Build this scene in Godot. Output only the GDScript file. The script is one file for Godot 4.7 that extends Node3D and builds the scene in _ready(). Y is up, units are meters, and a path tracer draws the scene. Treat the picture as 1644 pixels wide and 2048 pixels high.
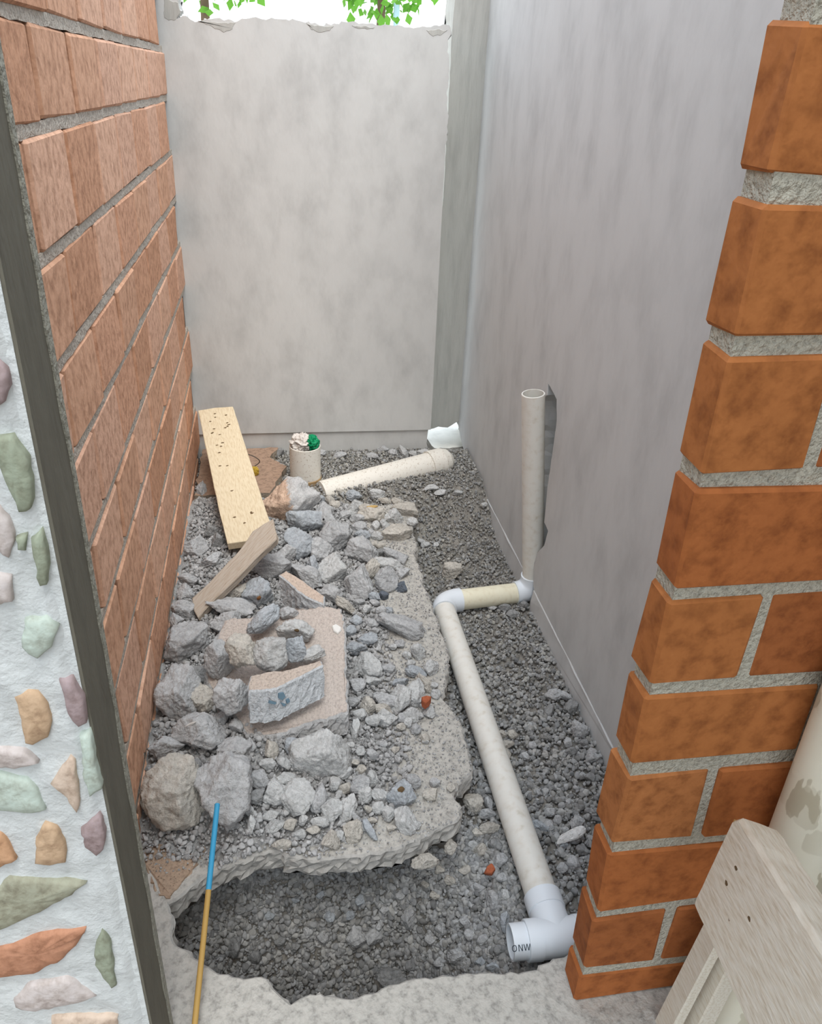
extends Node3D
# A narrow brick and plaster service room under repair: rubble on a broken floor slab, PVC drains in a gravel trench. Metres, y up.

var CHUNKS := [
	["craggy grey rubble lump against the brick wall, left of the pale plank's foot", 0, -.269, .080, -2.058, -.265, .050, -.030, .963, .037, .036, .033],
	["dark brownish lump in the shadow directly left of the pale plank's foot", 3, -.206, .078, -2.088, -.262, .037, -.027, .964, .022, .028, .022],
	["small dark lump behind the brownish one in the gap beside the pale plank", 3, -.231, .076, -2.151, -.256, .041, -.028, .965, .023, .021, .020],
	["narrow grey mortar lump at the foot of the brick wall beside the pale plank's middle", 0, -.288, .049, -2.471, -.233, .046, -.031, .971, .018, .041, .024],
	["light flat rubble piece half hidden behind the grey weathered board", 0, -.220, .077, -1.982, -.258, .099, .181, .944, .036, .021, .025],
	["flat grey rubble piece by the brick wall, left of the weathered board's middle", 0, -.278, .076, -1.890, -.284, .055, -.030, .957, .029, .019, .021],
	["small blocky grey piece by the brick wall beside the weathered board's lower end", 0, -.279, .078, -1.829, -.290, .057, -.030, .955, .025, .025, .022],
	["knobbly grey lump against the brick wall at the weathered board's lower tip", 0, -.274, .080, -1.739, -.301, .059, -.030, .951, .034, .030, .029],
	["small knobbly piece wedged between brick wall and the round grey boulder", 0, -.287, .079, -1.691, -.307, .064, -.030, .949, .019, .026, .020],
	["round grey boulder with a smooth front face against the brick wall", 0, -.253, .091, -1.586, -.320, .058, -.028, .945, .054, .058, .051],
	["large craggy lavender grey lump against the brick wall, in front of the round boulder", 0, -.252, .096, -1.394, -.341, .096, .054, .934, .053, .074, .056],
	["pale rubble lump touching the right side of the large craggy one by the wall", 2, -.200, .090, -1.389, -.345, .079, .057, .934, .034, .037, .032],
	["dark grey crumbly piece behind the pale lump, between boulder and big slab", 3, -.214, .084, -1.476, -.338, .050, -.026, .940, .031, .023, .024],
	["blackish lump in the hollow left of the big pink slab", 3, -.148, .088, -1.352, -.357, .035, -.023, .933, .025, .023, .021],
	["small rough piece in the hollow below the blackish lump", 0, -.160, .085, -1.322, -.363, .039, -.023, .931, .017, .019, .016],
	["big rough chunk with a white streak on its top, in front of the craggy lump", 0, -.202, .090, -1.281, -.354, .115, .137, .918, .057, .046, .046],
	["wedge shaped flaky piece pressed against the brick wall above the tan boulder", 0, -.263, .079, -1.258, -.371, .090, .014, .924, .040, .026, .029],
	["flat grey chunk lying right of the white-streaked chunk, just under the pink slab's corner", 0, -.126, .082, -1.236, -.379, .030, -.021, .925, .038, .027, .029],
	["knob of grey concrete under the left edge of the pink slab", 0, -.126, .084, -1.302, -.367, .029, -.022, .930, .016, .016, .014],
	["large tan boulder with a pocked face, nearest one at the foot of the brick wall", 2, -.238, .065, -1.154, -.397, .066, -.024, .915, .067, .073, .063],
	["large grey ridged boulder behind the blue end of the stick", 0, -.140, .065, -1.143, -.396, .071, .059, .914, .057, .075, .059],
	["small dark piece wedged between the tan boulder and the ridged grey one", 3, -.204, .070, -1.212, -.385, .054, -.023, .921, .014, .015, .013],
	["long jagged grey piece just below the weathered board's lower edge", 0, -.159, .087, -1.735, -.302, .000, -.124, .945, .069, .030, .041],
	["rough slab edge piece below the long jagged one, above the pink slab's corner", 0, -.161, .090, -1.662, -.310, .033, -.024, .950, .044, .032, .034],
	["smooth tan grey piece tucked under the weathered board's lower edge", 2, -.146, .084, -1.803, -.263, .131, .320, .901, .043, .028, .031],
	["jagged grey chunk below the upper end of the weathered board", 0, -.061, .072, -1.946, -.275, .037, .080, .957, .066, .038, .045],
	["grey chunk with a round rust brown spot, left of the tan-topped block", 1, -.089, .088, -1.783, -.294, .015, -.021, .955, .043, .051, .042],
	["long jagged grey chunk behind the tan-topped block", 0, .043, .047, -1.932, -.263, -.106, -.327, .902, .058, .033, .040],
	["grey chunk with a hollow smooth face below the tan and grey two-toned chunk", 1, .026, .054, -2.083, -.260, -.056, -.183, .946, .054, .054, .049],
	["small saddle shaped grey piece right of the weathered board's upper end", 0, -.012, .056, -2.037, -.270, .021, .066, .960, .038, .029, .030],
	["smooth bluish standing pebble like piece behind the tan-topped block", 1, .067, .042, -1.981, -.279, -.019, -.014, .960, .022, .037, .026],
	["small dark slate coloured piece right of the pale plank, by the two-toned chunk", 3, -.066, .021, -2.542, -.226, .047, .149, .961, .031, .027, .026],
	["two-toned chunk, tan pink on the left and grey on the right, beside the pale plank", 7, .012, .067, -2.317, -.238, .046, .193, .951, .102, .095, .088],
	["smooth grey front lump under the two-toned chunk", 1, .054, .043, -2.236, -.253, -.015, -.015, .967, .065, .045, .048],
	["pitted grey chunk with a dark hole right of the two-toned chunk", 0, .107, .040, -2.270, -.250, -.024, -.012, .968, .055, .060, .052],
	["tall humped grey chunk behind the pitted double lump", 0, .137, .038, -2.137, -.257, -.066, -.137, .955, .050, .063, .051],
	["pitted rounded lump in front of the tall humped chunk", 0, .091, .039, -2.067, -.270, -.023, -.013, .963, .040, .047, .039],
	["squarish grey chunk with a bright top corner, middle of the upper pile", 0, .215, .026, -2.076, -.274, -.024, .076, .958, .053, .052, .047],
	["pale split chunk left of the standing flat stone", 4, .120, .038, -1.968, -.271, -.078, -.178, .943, .046, .053, .044],
	["tall flat-faced grey stone standing in the middle of the pile", 0, .190, .032, -1.895, -.289, -.046, -.009, .956, .043, .060, .046],
	["narrow tan stone behind the right shoulder of the standing flat stone", 2, .233, .022, -1.970, -.264, -.113, -.214, .934, .024, .043, .029],
	["arched flat grey stone right of the standing flat stone", 0, .275, .019, -1.925, -.281, -.088, -.088, .952, .037, .044, .036],
	["long pale grey piece above the arched flat stone", 4, .290, .013, -2.016, -.268, -.100, -.129, .950, .051, .026, .033],
	["flat slanting flake behind the long pale piece", 0, .317, .011, -2.069, -.252, -.126, -.211, .936, .043, .021, .027],
	["small flat flake right of the arched stone", 0, .327, .009, -1.974, -.292, -.010, .204, .934, .029, .016, .019],
	["broad grey stone with a brownish top near the toilet waste pipe", 2, .274, .017, -2.335, -.247, -.054, -.005, .967, .051, .037, .039],
	["pale pillow shaped stone right of the brown-topped stone", 4, .350, .013, -2.319, -.233, -.110, -.169, .951, .037, .029, .030],
	["tan layered stone at the slab's far right corner", 2, .394, .013, -2.365, -.237, -.096, -.084, .963, .052, .030, .035],
	["small pale cube shaped stone just in front of the lying waste pipe", 4, .310, .011, -2.484, -.236, -.058, -.003, .970, .031, .023, .024],
	["flat pale stone left of the brown-topped stone", 4, .224, .015, -2.395, -.246, -.012, .119, .962, .032, .024, .025],
	["broad pale stone lying on the slab's right edge, upper end", 2, .343, .014, -2.207, -.264, -.047, .082, .960, .054, .032, .038],
	["small whitish stone at the very edge of the slab above the broad pale one", 4, .408, .009, -2.283, -.252, -.079, .001, .964, .019, .017, .017],
	["rounded flat grey stone above the bluish one, left of the broad pale stone", 0, .227, .015, -2.253, -.255, -.047, -.007, .966, .030, .021, .023],
	["bluish grey stone above the squarish chunk with the bright corner", 1, .230, .015, -2.194, -.255, -.071, -.091, .960, .028, .022, .022],
	["small grey lump below the lying waste pipe's left half", 1, .229, .014, -2.476, -.236, -.044, -.007, .971, .031, .024, .025],
	["small tan grey lump below the joint of stub and waste pipe", 2, .176, .012, -2.513, -.234, -.034, -.009, .972, .027, .018, .020],
	["long narrow tan stick-like stone right of the tan-topped block", 2, .148, .025, -1.796, -.269, -.145, -.351, .885, .041, .016, .023],
	["dull grey stone between tan-topped block and standing flat stone", 0, .106, .035, -1.848, -.295, -.029, -.013, .955, .039, .028, .029],
	["dark blue lump near the slab edge right of the arched stone", 8, .316, .010, -1.902, -.291, -.073, -.004, .954, .018, .018, .016],
	["smaller dark blue lump right below the arched stone", 8, .259, .011, -1.861, -.296, -.061, -.006, .953, .016, .015, .014],
	["small smooth grey stone left of the smaller dark blue lump", 1, .231, .014, -1.852, -.283, -.106, -.173, .937, .020, .016, .016],
	["pale block with a tan top sitting on the left half of the pink slab", 2, -.112, .194, -1.417, -.325, .025, -.022, .945, .037, .039, .034],
	["pale crumbly lump standing on the pink slab behind the blue-stained block", 4, -.050, .187, -1.403, -.329, .008, -.020, .944, .038, .041, .035],
	["smooth long bluish piece slanting at the top of the pink slab", 1, -.066, .186, -1.535, -.284, .122, .322, .895, .050, .023, .030],
	["pale oblong chunk with a dark spot lying under the tan-topped block", 4, .005, .170, -1.508, -.313, -.040, -.116, .942, .046, .028, .032],
	["bluish grey lump under the pale oblong chunk", 1, -.004, .173, -1.437, -.326, -.005, -.017, .945, .034, .030, .029],
	["pale knob at the upper right end of the blue-stained block", 4, .038, .156, -1.435, -.327, .047, .165, .929, .033, .017, .021],
	["flaky grey piece right under the tan-topped block's front", 0, -.007, .169, -1.580, -.306, -.004, -.018, .952, .024, .017, .018],
	["rough lavender grey crust piece on the pink slab's left edge, upper", 0, -.162, .151, -1.445, -.330, .038, -.024, .943, .038, .045, .037],
	["rough lavender grey crust piece on the pink slab's left edge, lower", 0, -.133, .147, -1.325, -.347, -.060, -.264, .898, .040, .039, .036],
	["broad pale flaky boulder lying in front of the pink slab", 4, .047, .056, -1.225, -.386, -.021, -.016, .922, .068, .056, .055],
	["brownish dark stone under the front right corner of the pink slab", 3, .073, .044, -1.310, -.352, -.123, -.254, .892, .029, .023, .023],
	["large lens shaped flat stone on the slab left of the pipe elbow", 0, .289, .014, -1.709, -.297, -.126, -.170, .931, .076, .031, .044],
	["upright pale oval stone below the lens shaped one", 4, .315, .012, -1.597, -.330, -.082, -.005, .941, .021, .025, .021],
	["rounded pale stone at the slab edge beside the long pipe", 4, .339, .011, -1.533, -.338, -.091, -.004, .937, .020, .023, .020],
	["square pale stone right of the pink slab", 4, .179, .028, -1.539, -.337, -.051, -.010, .940, .040, .036, .034],
	["pale flat stone tucked under the front of the square one", 4, .182, .021, -1.489, -.346, -.053, -.010, .937, .027, .015, .018],
	["grey stone between the pink slab and the flat pale one", 0, .148, .028, -1.467, -.348, -.045, -.012, .936, .021, .019, .018],
	["dull brownish stone right of the pink slab's front corner", 2, .166, .026, -1.396, -.360, -.051, -.011, .932, .020, .024, .020],
	["curved grey stone in the row of stones right of the pink slab", 0, .211, .018, -1.422, -.328, -.153, -.251, .898, .034, .019, .023],
	["olive grey wedge stone under the curved grey one", 2, .201, .018, -1.387, -.334, -.153, -.251, .896, .024, .016, .018],
	["large pale stone left of the brick chip", 4, .244, .019, -1.417, -.339, -.132, -.170, .916, .029, .036, .029],
	["long pale stone directly left of the orange brick chip", 4, .282, .017, -1.432, -.313, -.183, -.287, .887, .028, .039, .029],
	["slanting narrow stone above the orange brick chip", 2, .315, .009, -1.474, -.288, -.214, -.363, .860, .033, .017, .021],
	["flat bluish stone above the slanting narrow one", 1, .299, .009, -1.524, -.321, -.139, -.169, .921, .029, .016, .019],
	["bluish flat stone right of the pink slab's white chip", 1, .191, .020, -1.654, -.325, -.023, .073, .943, .029, .018, .021],
	["dark bluish stone touching the pink slab's right edge", 1, .159, .025, -1.613, -.327, -.045, -.011, .944, .030, .019, .021],
	["pale stone under the olive grey wedge", 4, .203, .019, -1.358, -.350, -.125, -.172, .912, .028, .021, .022],
	["pale flat stone below the long pale one, near the brick chip", 4, .264, .012, -1.371, -.345, -.140, -.169, .912, .021, .019, .018],
	["thin whitish upright flake between the flaky boulder and the gravelly slab", 4, .129, .033, -1.316, -.373, -.043, -.013, .927, .012, .027, .016],
	["pale stone right of the ridged boulder, first of three in a row", 4, -.047, .047, -1.146, -.388, .111, .219, .888, .028, .027, .024],
	["big pale flat stone in the middle of the row in front of the flaky boulder", 4, -.002, .041, -1.137, -.389, .115, .258, .877, .035, .036, .032],
	["grey flat stone right of the big pale flat one", 0, .044, .032, -1.133, -.402, -.074, -.135, .903, .023, .031, .024],
	["pale triangular stone in front of the grey flat one", 4, .065, .023, -1.109, -.414, -.028, -.016, .910, .025, .024, .022],
	["tall thin pale stone right of the triangular one", 4, .096, .023, -1.109, -.409, -.074, -.095, .905, .018, .032, .022],
	["rounded grey stone right of the flaky boulder's lower corner", 0, .124, .024, -1.169, -.401, -.045, -.014, .915, .022, .020, .019],
	["small split pale stone right of the rounded grey one", 4, .154, .021, -1.182, -.388, -.105, -.133, .906, .017, .018, .016],
	["rough bluish stone with a brown hollow on top, at the right of the loose rubble", 1, .207, .017, -1.137, -.407, -.071, -.012, .911, .032, .032, .029],
	["smooth egg shaped stone above the hollowed bluish one", 0, .234, .012, -1.176, -.391, -.112, -.091, .909, .022, .016, .017],
	["flaky pale stone lying alone on the bare slab corner", 4, .207, .014, -1.076, -.420, -.074, -.013, .905, .025, .028, .024],
	["tan triangular stone near the slab's broken front edge", 2, .101, .015, -1.061, -.425, -.041, -.016, .904, .020, .023, .019],
	["brownish angular stone left of the tan triangular one", 2, .058, .014, -1.048, -.428, -.027, -.017, .903, .019, .019, .017],
	["forked pale stone left of the hollowed bluish one", 4, .164, .016, -1.140, -.391, -.128, -.172, .895, .022, .015, .017],
	["pale kidney shaped stone left of the forked one", 4, .133, .019, -1.144, -.406, .058, .222, .885, .018, .017, .015],
	["small pale pyramid stone behind the flaky pale one", 4, .178, .013, -1.099, -.421, .009, .144, .896, .016, .017, .015],
	["pale oval stone above the big pale flat one", 4, -.020, .049, -1.174, -.396, -.036, -.098, .912, .025, .015, .017],
	["grey stone pressed against the right side of the ridged boulder", 0, -.082, .057, -1.170, -.388, .086, .140, .907, .023, .022, .020],
	["dull flat stone below it at the foot of the ridged boulder", 3, -.086, .044, -1.141, -.395, .089, .139, .904, .025, .014, .017],
	["beige oval stone near the slab's front edge, right of the stick", 2, -.036, .015, -1.046, -.429, .022, .021, .903, .020, .011, .013],
	["pale slanting stone above the beige oval one", 4, -.048, .024, -1.085, -.408, .098, .178, .890, .021, .013, .015],
	["cream standing stone under the front of the pink slab", 2, -.052, .073, -1.236, -.379, .042, .062, .922, .016, .023, .017],
	["smooth bluish stone against the left side of the flaky boulder", 1, -.010, .064, -1.251, -.380, -.004, -.018, .925, .016, .019, .016],
	["pale pointed flake standing right of the stick's blue part", 4, -.092, .027, -1.090, -.415, .058, .060, .906, .010, .018, .012],
	["yellowish stone near the slab's front right corner", 2, .268, .009, -1.138, -.415, -.036, .108, .903, .017, .013, .013],
	["cream round pebble alone on the gravelly slab, right side", 2, .284, .009, -1.299, -.377, -.087, -.008, .922, .012, .012, .011],
	["cream round pebble at the right of the flaky boulder", 2, .131, .024, -1.207, -.394, -.046, -.014, .918, .012, .012, .010],
	["tan stone in the trench against the long pipe's left side", 2, .372, -.069, -1.174, -.398, -.151, -.088, .901, .023, .022, .020],
	["cream flat stone in the trench just left of the long pipe", 2, .394, -.075, -1.109, -.422, -.126, -.010, .898, .023, .014, .016],
	["grey brown lump alone in the gravel behind the pipe elbow", 2, .509, -.064, -2.083, -.282, -.104, .004, .954, .035, .032, .030],
	["grey stone against the plastered wall's foot, nearest to the brick pier", 0, .676, -.053, -1.349, -.365, -.190, .005, .911, .022, .022, .019],
	["dull dark stone against the plastered wall's foot above it", 3, .677, -.053, -1.425, -.354, -.183, .006, .917, .020, .021, .018],
	["grey flake stone in the middle of the gravel trench", 0, .651, -.058, -1.479, -.373, -.102, .165, .907, .024, .017, .018],
	["thin slanting flake against the plastered wall's foot", 0, .677, -.057, -1.473, -.313, -.233, -.154, .908, .023, .011, .014],
	["curled grey flake just left of the brick pier", 0, .677, -.056, -1.260, -.407, -.126, .159, .890, .021, .013, .015],
	["rounded grey stone in the gravel left of the pier's lower courses", 0, .582, -.068, -1.094, -.434, -.124, .110, .886, .017, .016, .015],
	["smooth slanting bluish stone right of the long pipe's lower half", 1, .500, -.072, -1.100, -.351, -.275, -.277, .851, .020, .013, .015],
	["grey cone shaped stone beside the slanting bluish one", 0, .520, -.071, -1.097, -.401, -.198, -.086, .890, .012, .014, .012],
	["blocky grey stone left of the pier, above the pipe tee", 0, .541, -.070, -1.001, -.433, -.177, -.010, .884, .015, .017, .014],
	["broken tan piece fallen from the slab's front edge into the pit rim", 2, .240, -.045, -1.024, -.445, -.047, .064, .892, .029, .015, .019],
	["small crumbly piece under the slab's front right corner", 2, .297, -.045, -1.050, -.432, -.102, -.013, .896, .014, .016, .013],
	["grey stone in the pit, left of the middle pair", 0, .106, -.246, -1.019, -.473, .041, .135, .870, .024, .023, .021],
	["grey stone in the pit, right of the middle pair", 0, .144, -.243, -1.013, -.473, -.054, -.018, .879, .022, .019, .018],
	["oval grey stone standing in the pit's right slope", 0, .213, -.200, -1.013, -.465, -.075, -.017, .882, .017, .022, .018],
	["small grey stone in the pit's bottom left of the pair", 0, .038, -.247, -1.024, -.473, -.021, -.018, .881, .015, .016, .014],
	["lumpy grey stone at the pit's right rim near the pipe's open end", 0, .292, -.188, -.915, -.480, -.105, -.019, .871, .023, .016, .018],
	["small stone left of the lumpy one at the pit's right rim", 0, .263, -.223, -.928, -.483, -.094, -.019, .870, .012, .010, .010],
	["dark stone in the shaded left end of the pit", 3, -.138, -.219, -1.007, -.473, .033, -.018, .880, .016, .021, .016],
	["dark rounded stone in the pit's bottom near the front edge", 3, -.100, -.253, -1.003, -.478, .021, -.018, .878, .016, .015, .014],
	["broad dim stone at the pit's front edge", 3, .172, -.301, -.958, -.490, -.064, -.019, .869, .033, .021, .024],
]
var PIECES := [
	["tiny pale fragment just behind the pale pointed flake", 4, -.096, .035, -1.116, -.411, .022, -.020, .911, .009, .010, .009],
	["small pale fragment just in front of the cream standing stone", 4, -.028, .059, -1.211, -.388, .001, -.018, .921, .015, .015, .014],
	["small pale fragment just behind the first pale stone of the row", 4, -.060, .063, -1.206, -.389, .011, -.019, .921, .018, .013, .014],
	["small grey fragment just left of the cream standing stone", 0, -.096, .078, -1.249, -.378, .021, -.020, .925, .013, .016, .013],
	["small flat pale fragment just behind the pale slanting stone", 4, -.054, .029, -1.106, -.414, .009, -.019, .910, .017, .010, .012],
	["small tan fragment just right of the pale slanting stone", 2, -.019, .023, -1.085, -.420, -.002, -.018, .907, .014, .012, .012],
	["small pale fragment just left of the rounded grey stone by the flaky boulder", 4, .074, .029, -1.171, -.389, -.099, -.174, .899, .015, .015, .014],
	["small tan fragment just left of the rounded grey stone by the flaky boulder", 2, .095, .024, -1.162, -.403, -.037, -.015, .914, .014, .012, .012],
	["small pale fragment just in front of the forked pale stone", 4, .157, .013, -1.113, -.417, -.021, .065, .906, .014, .013, .012],
	["small grey fragment just behind the yellowish corner stone", 0, .284, .008, -1.170, -.400, -.093, -.010, .912, .012, .011, .010],
	["tiny tan fragment just right of the yellowish corner stone", 2, .315, .007, -1.154, -.402, -.102, -.010, .910, .010, .010, .009],
	["tiny pale fragment just right of the lone flaky stone on the slab corner", 4, .230, .007, -1.068, -.422, -.081, -.013, .903, .008, .009, .008],
	["small tan fragment just left of the lone flaky stone on the slab corner", 2, .178, .008, -1.067, -.423, -.065, -.014, .904, .011, .007, .008],
	["small grey fragment just behind the lone cream pebble", 0, .268, .010, -1.327, -.339, -.175, -.248, .891, .013, .013, .012],
	["tiny tan fragment just right of the pale stone under the olive wedge", 2, .235, .012, -1.337, -.371, -.072, -.010, .926, .012, .009, .009],
	["tiny pale fragment just behind the cream pebble by the flaky boulder", 4, .135, .026, -1.259, -.384, -.046, -.013, .922, .011, .011, .010],
	["small grey fragment just behind the cream pebble by the flaky boulder", 0, .161, .022, -1.250, -.386, -.054, -.013, .921, .014, .013, .012],
	["tiny tan fragment just in front of the forked pale stone", 2, .136, .013, -1.113, -.414, -.051, -.014, .909, .009, .008, .008],
	["small grey fragment just left of the dull brownish stone", 0, .132, .029, -1.411, -.357, -.042, -.013, .933, .016, .012, .013],
	["small pale fragment just left of the pale stone under the olive wedge", 4, .174, .022, -1.353, -.368, -.055, -.012, .928, .020, .014, .015],
	["small pale fragment just in front of the dull brownish stone", 4, .145, .026, -1.372, -.364, -.046, -.012, .930, .017, .013, .014],
	["small grey fragment just behind the bluish flat stone right of the white chip", 0, .213, .016, -1.728, -.312, -.055, -.008, .948, .020, .016, .016],
	["small bluish fragment just in front of the stick-like tan stone", 1, .169, .022, -1.735, -.311, -.044, -.010, .949, .017, .016, .015],
	["small bluish fragment just behind the dark bluish stone at the pink slab's edge", 1, .148, .026, -1.685, -.317, -.041, -.011, .947, .018, .017, .016],
	["small flat bluish fragment just behind the large pale stone beside the brick chip", 1, .255, .011, -1.486, -.347, -.072, -.008, .935, .021, .011, .014],
	["small flat grey fragment just right of the square pale stone", 0, .228, .014, -1.539, -.332, -.093, -.090, .934, .022, .013, .015],
	["tiny pale fragment just in front of the upright pale oval stone", 4, .291, .009, -1.555, -.336, -.078, -.006, .938, .013, .013, .012],
	["tiny pale fragment just left of the upright pale oval stone", 4, .286, .008, -1.594, -.331, -.075, -.006, .941, .013, .011, .011],
	["tiny pale fragment just in front of the lens shaped flat stone", 4, .254, .010, -1.628, -.326, -.067, -.007, .943, .012, .009, .009],
	["tiny grey fragment just in front of the lens shaped flat stone", 0, .274, .009, -1.641, -.324, -.071, -.006, .943, .014, .012, .012],
	["tiny grey fragment just behind the bluish flat stone right of the white chip", 0, .216, .014, -1.694, -.317, -.056, -.008, .947, .014, .011, .011],
	["tiny pale fragment just right of the stick-like tan stone", 4, .203, .016, -1.793, -.304, -.051, -.009, .951, .014, .013, .012],
	["small grey fragment just in front of the smaller dark blue lump", 0, .240, .012, -1.786, -.311, -.005, .158, .937, .018, .013, .014],
	["small bluish fragment just in front of the smaller dark blue lump", 1, .262, .010, -1.786, -.305, -.064, -.006, .950, .016, .013, .013],
	["small grey fragment just in front of the standing flat stone", 0, .230, .013, -1.825, -.301, -.056, -.007, .952, .016, .011, .012],
	["small grey fragment just right of the stick-like tan stone", 0, .185, .018, -1.824, -.300, -.046, -.009, .953, .018, .011, .013],
	["small pale fragment just in front of the brown-topped stone", 4, .283, .011, -2.263, -.255, -.057, -.005, .965, .015, .019, .015],
	["small pale fragment just in front of the pillow shaped stone", 4, .314, .009, -2.270, -.239, -.106, -.171, .950, .021, .017, .017],
	["small pale fragment just left of the broad pale edge stone", 4, .280, .010, -2.198, -.261, -.058, -.005, .964, .021, .017, .017],
	["tiny grey fragment just in front of the brown-topped stone", 0, .265, .010, -2.222, -.259, -.055, -.005, .964, .013, .013, .012],
	["tiny tan fragment just right of the squarish chunk", 2, .263, .010, -2.147, -.266, -.056, -.006, .962, .015, .013, .012],
	["tiny tan fragment just in front of the broad pale edge stone", 2, .285, .008, -2.138, -.267, -.060, -.005, .962, .015, .011, .011],
	["small grey fragment just in front of the flat pale stone near the waste pipe", 0, .187, .017, -2.335, -.248, -.038, -.009, .968, .021, .014, .015],
	["small pale fragment just in front of the flat pale stone near the waste pipe", 4, .204, .015, -2.344, -.247, -.041, -.008, .968, .019, .014, .015],
	["tiny grey fragment just in front of the flat pale stone near the waste pipe", 0, .187, .017, -2.233, -.257, -.040, -.009, .966, .017, .013, .013],
	["small flat grey fragment just in front of the flat pale stone near the waste pipe", 0, .229, .013, -2.318, -.250, -.046, -.007, .967, .023, .014, .016],
	["small flat tan fragment just right of the small cube shaped stone", 2, .335, .008, -2.446, -.233, -.083, -.087, .965, .026, .012, .016],
	["small flat tan fragment just behind the tan layered stone", 2, .378, .008, -2.434, -.229, -.101, -.127, .960, .024, .014, .017],
	["tiny tan fragment just behind the pitted chunk", 2, .143, .018, -2.444, -.239, -.029, -.011, .971, .018, .018, .016],
	["small tan fragment just behind the pitted chunk", 2, .158, .018, -2.405, -.242, -.032, -.010, .970, .020, .016, .016],
	["small bluish fragment just behind the pitted chunk", 1, .109, .020, -2.442, -.239, -.023, -.012, .971, .020, .018, .017],
	["small grey fragment just behind the two-toned chunk", 0, .077, .017, -2.507, -.234, -.017, -.014, .972, .024, .020, .020],
	["small grey fragment just behind the pitted chunk", 0, .132, .023, -2.362, -.229, -.091, -.262, .933, .023, .018, .018],
	["small grey fragment just behind the arched flat stone", 0, .340, .009, -2.049, -.234, -.163, -.330, .900, .018, .018, .016],
	["small dark fragment just right of the squarish chunk", 3, .277, .010, -2.097, -.271, -.059, -.005, .961, .020, .014, .015],
	["tiny tan fragment just left of the lone cream pebble", 2, .212, .014, -1.265, -.384, -.068, -.011, .921, .010, .008, .008],
	["tiny grey fragment just in front of the pale stone under the olive wedge", 0, .188, .017, -1.282, -.380, -.061, -.012, .923, .011, .009, .009],
	["tiny pale fragment just in front of the whitish upright flake", 4, .114, .029, -1.275, -.381, -.040, -.014, .924, .011, .008, .008],
	["small flat pale fragment just in front of the whitish upright flake", 4, .102, .031, -1.263, -.371, -.103, -.174, .907, .014, .006, .008],
	["small pale fragment just right of the broad flaky boulder", 4, .083, .037, -1.274, -.380, -.031, -.015, .924, .014, .010, .011],
	["small flat tan fragment just behind the cream pebble by the flaky boulder", 2, .116, .027, -1.227, -.390, -.042, -.014, .920, .014, .007, .009],
	["small flat pale fragment just left of the cream pebble by the flaky boulder", 4, .097, .028, -1.196, -.394, .050, .184, .899, .019, .011, .013],
	["tiny pale fragment just right of the tan triangular stone", 4, .118, .011, -1.072, -.423, -.046, -.015, .905, .008, .010, .008],
	["tiny pale fragment just right of the brownish angular stone", 4, .076, .012, -1.058, -.426, -.033, -.016, .904, .009, .010, .009],
	["small flat pale fragment just in front of the pale triangular stone", 4, .039, .019, -1.090, -.416, -.057, -.096, .903, .020, .011, .014],
	["small pale fragment just in front of the big pale flat stone", 4, .007, .022, -1.093, -.418, -.010, -.017, .908, .010, .011, .010],
	["small flat tan fragment just left of the brownish angular stone", 2, .025, .016, -1.073, -.423, -.016, -.017, .906, .015, .008, .010],
	["small pale fragment just right of the beige oval stone", 4, -.000, .017, -1.066, -.425, -.008, -.018, .905, .013, .009, .010],
	["tiny flat tan fragment just right of the tan triangular stone", 2, .143, .010, -1.088, -.419, -.053, -.015, .906, .010, .006, .007],
	["small flat bluish fragment just right of the tan triangular stone", 1, .135, .010, -1.065, -.353, -.242, -.431, .795, .025, .008, .013],
	["small flat grey fragment just behind the tan triangular stone", 0, .113, .012, -1.090, -.362, -.217, -.397, .815, .029, .007, .013],
	["small pale fragment just in front of the orange brick chip on the slab", 4, .307, .009, -1.379, -.363, -.089, -.007, .927, .016, .015, .014],
	["small pale fragment just right of the large pale stone beside the brick chip", 4, .302, .007, -1.403, -.360, -.087, -.007, .929, .014, .010, .010],
	["small pale fragment just right of the orange brick chip on the slab", 4, .335, .007, -1.441, -.353, -.094, -.005, .931, .014, .013, .012],
	["tiny pale fragment just behind the orange brick chip on the slab", 4, .335, .007, -1.471, -.348, -.092, -.005, .933, .013, .010, .010],
	["tiny pale fragment just in front of the orange brick chip on the slab", 4, .282, .008, -1.371, -.365, -.083, -.008, .927, .012, .009, .010],
	["small grey fragment just right of the pale stone under the olive wedge", 0, .239, .013, -1.363, -.335, -.164, -.249, .894, .012, .013, .011],
	["small pale fragment just behind the lone cream pebble", 4, .255, .011, -1.349, -.376, -.012, .152, .914, .012, .013, .011],
	["tiny pale fragment just in front of the lone cream pebble", 4, .284, .007, -1.291, -.379, -.087, -.009, .921, .008, .006, .006],
	["small upright dark stone just in front of the grey flake stone", 3, .624, -.062, -1.431, -.334, -.208, -.117, .912, .012, .017, .013],
	["small dark stone just left of the curled flake by the pier", 3, .633, -.063, -1.292, -.378, -.175, .001, .909, .016, .011, .012],
	["small grey stone just behind the cream flat trench stone", 0, .398, -.073, -1.145, -.415, -.125, -.009, .901, .019, .012, .014],
	["small grey stone just behind the slanting bluish stone", 0, .536, -.072, -1.134, -.438, -.052, .226, .868, .015, .011, .012],
	["small grey stone just left of the blocky stone above the pipe tee", 0, .517, -.073, -.996, -.436, -.170, -.011, .884, .013, .012, .011],
	["small dark stone just in front of the slanting bluish stone", 3, .485, -.072, -1.080, -.422, -.154, -.009, .893, .014, .013, .012],
	["small grey stone just left of the curled flake by the pier", 0, .680, -.057, -1.276, -.378, -.188, .002, .907, .013, .012, .012],
	["small dark stone just in front of the grey stone at the wall's foot", 3, .669, -.058, -1.308, -.374, -.183, .002, .909, .012, .011, .011],
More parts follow.
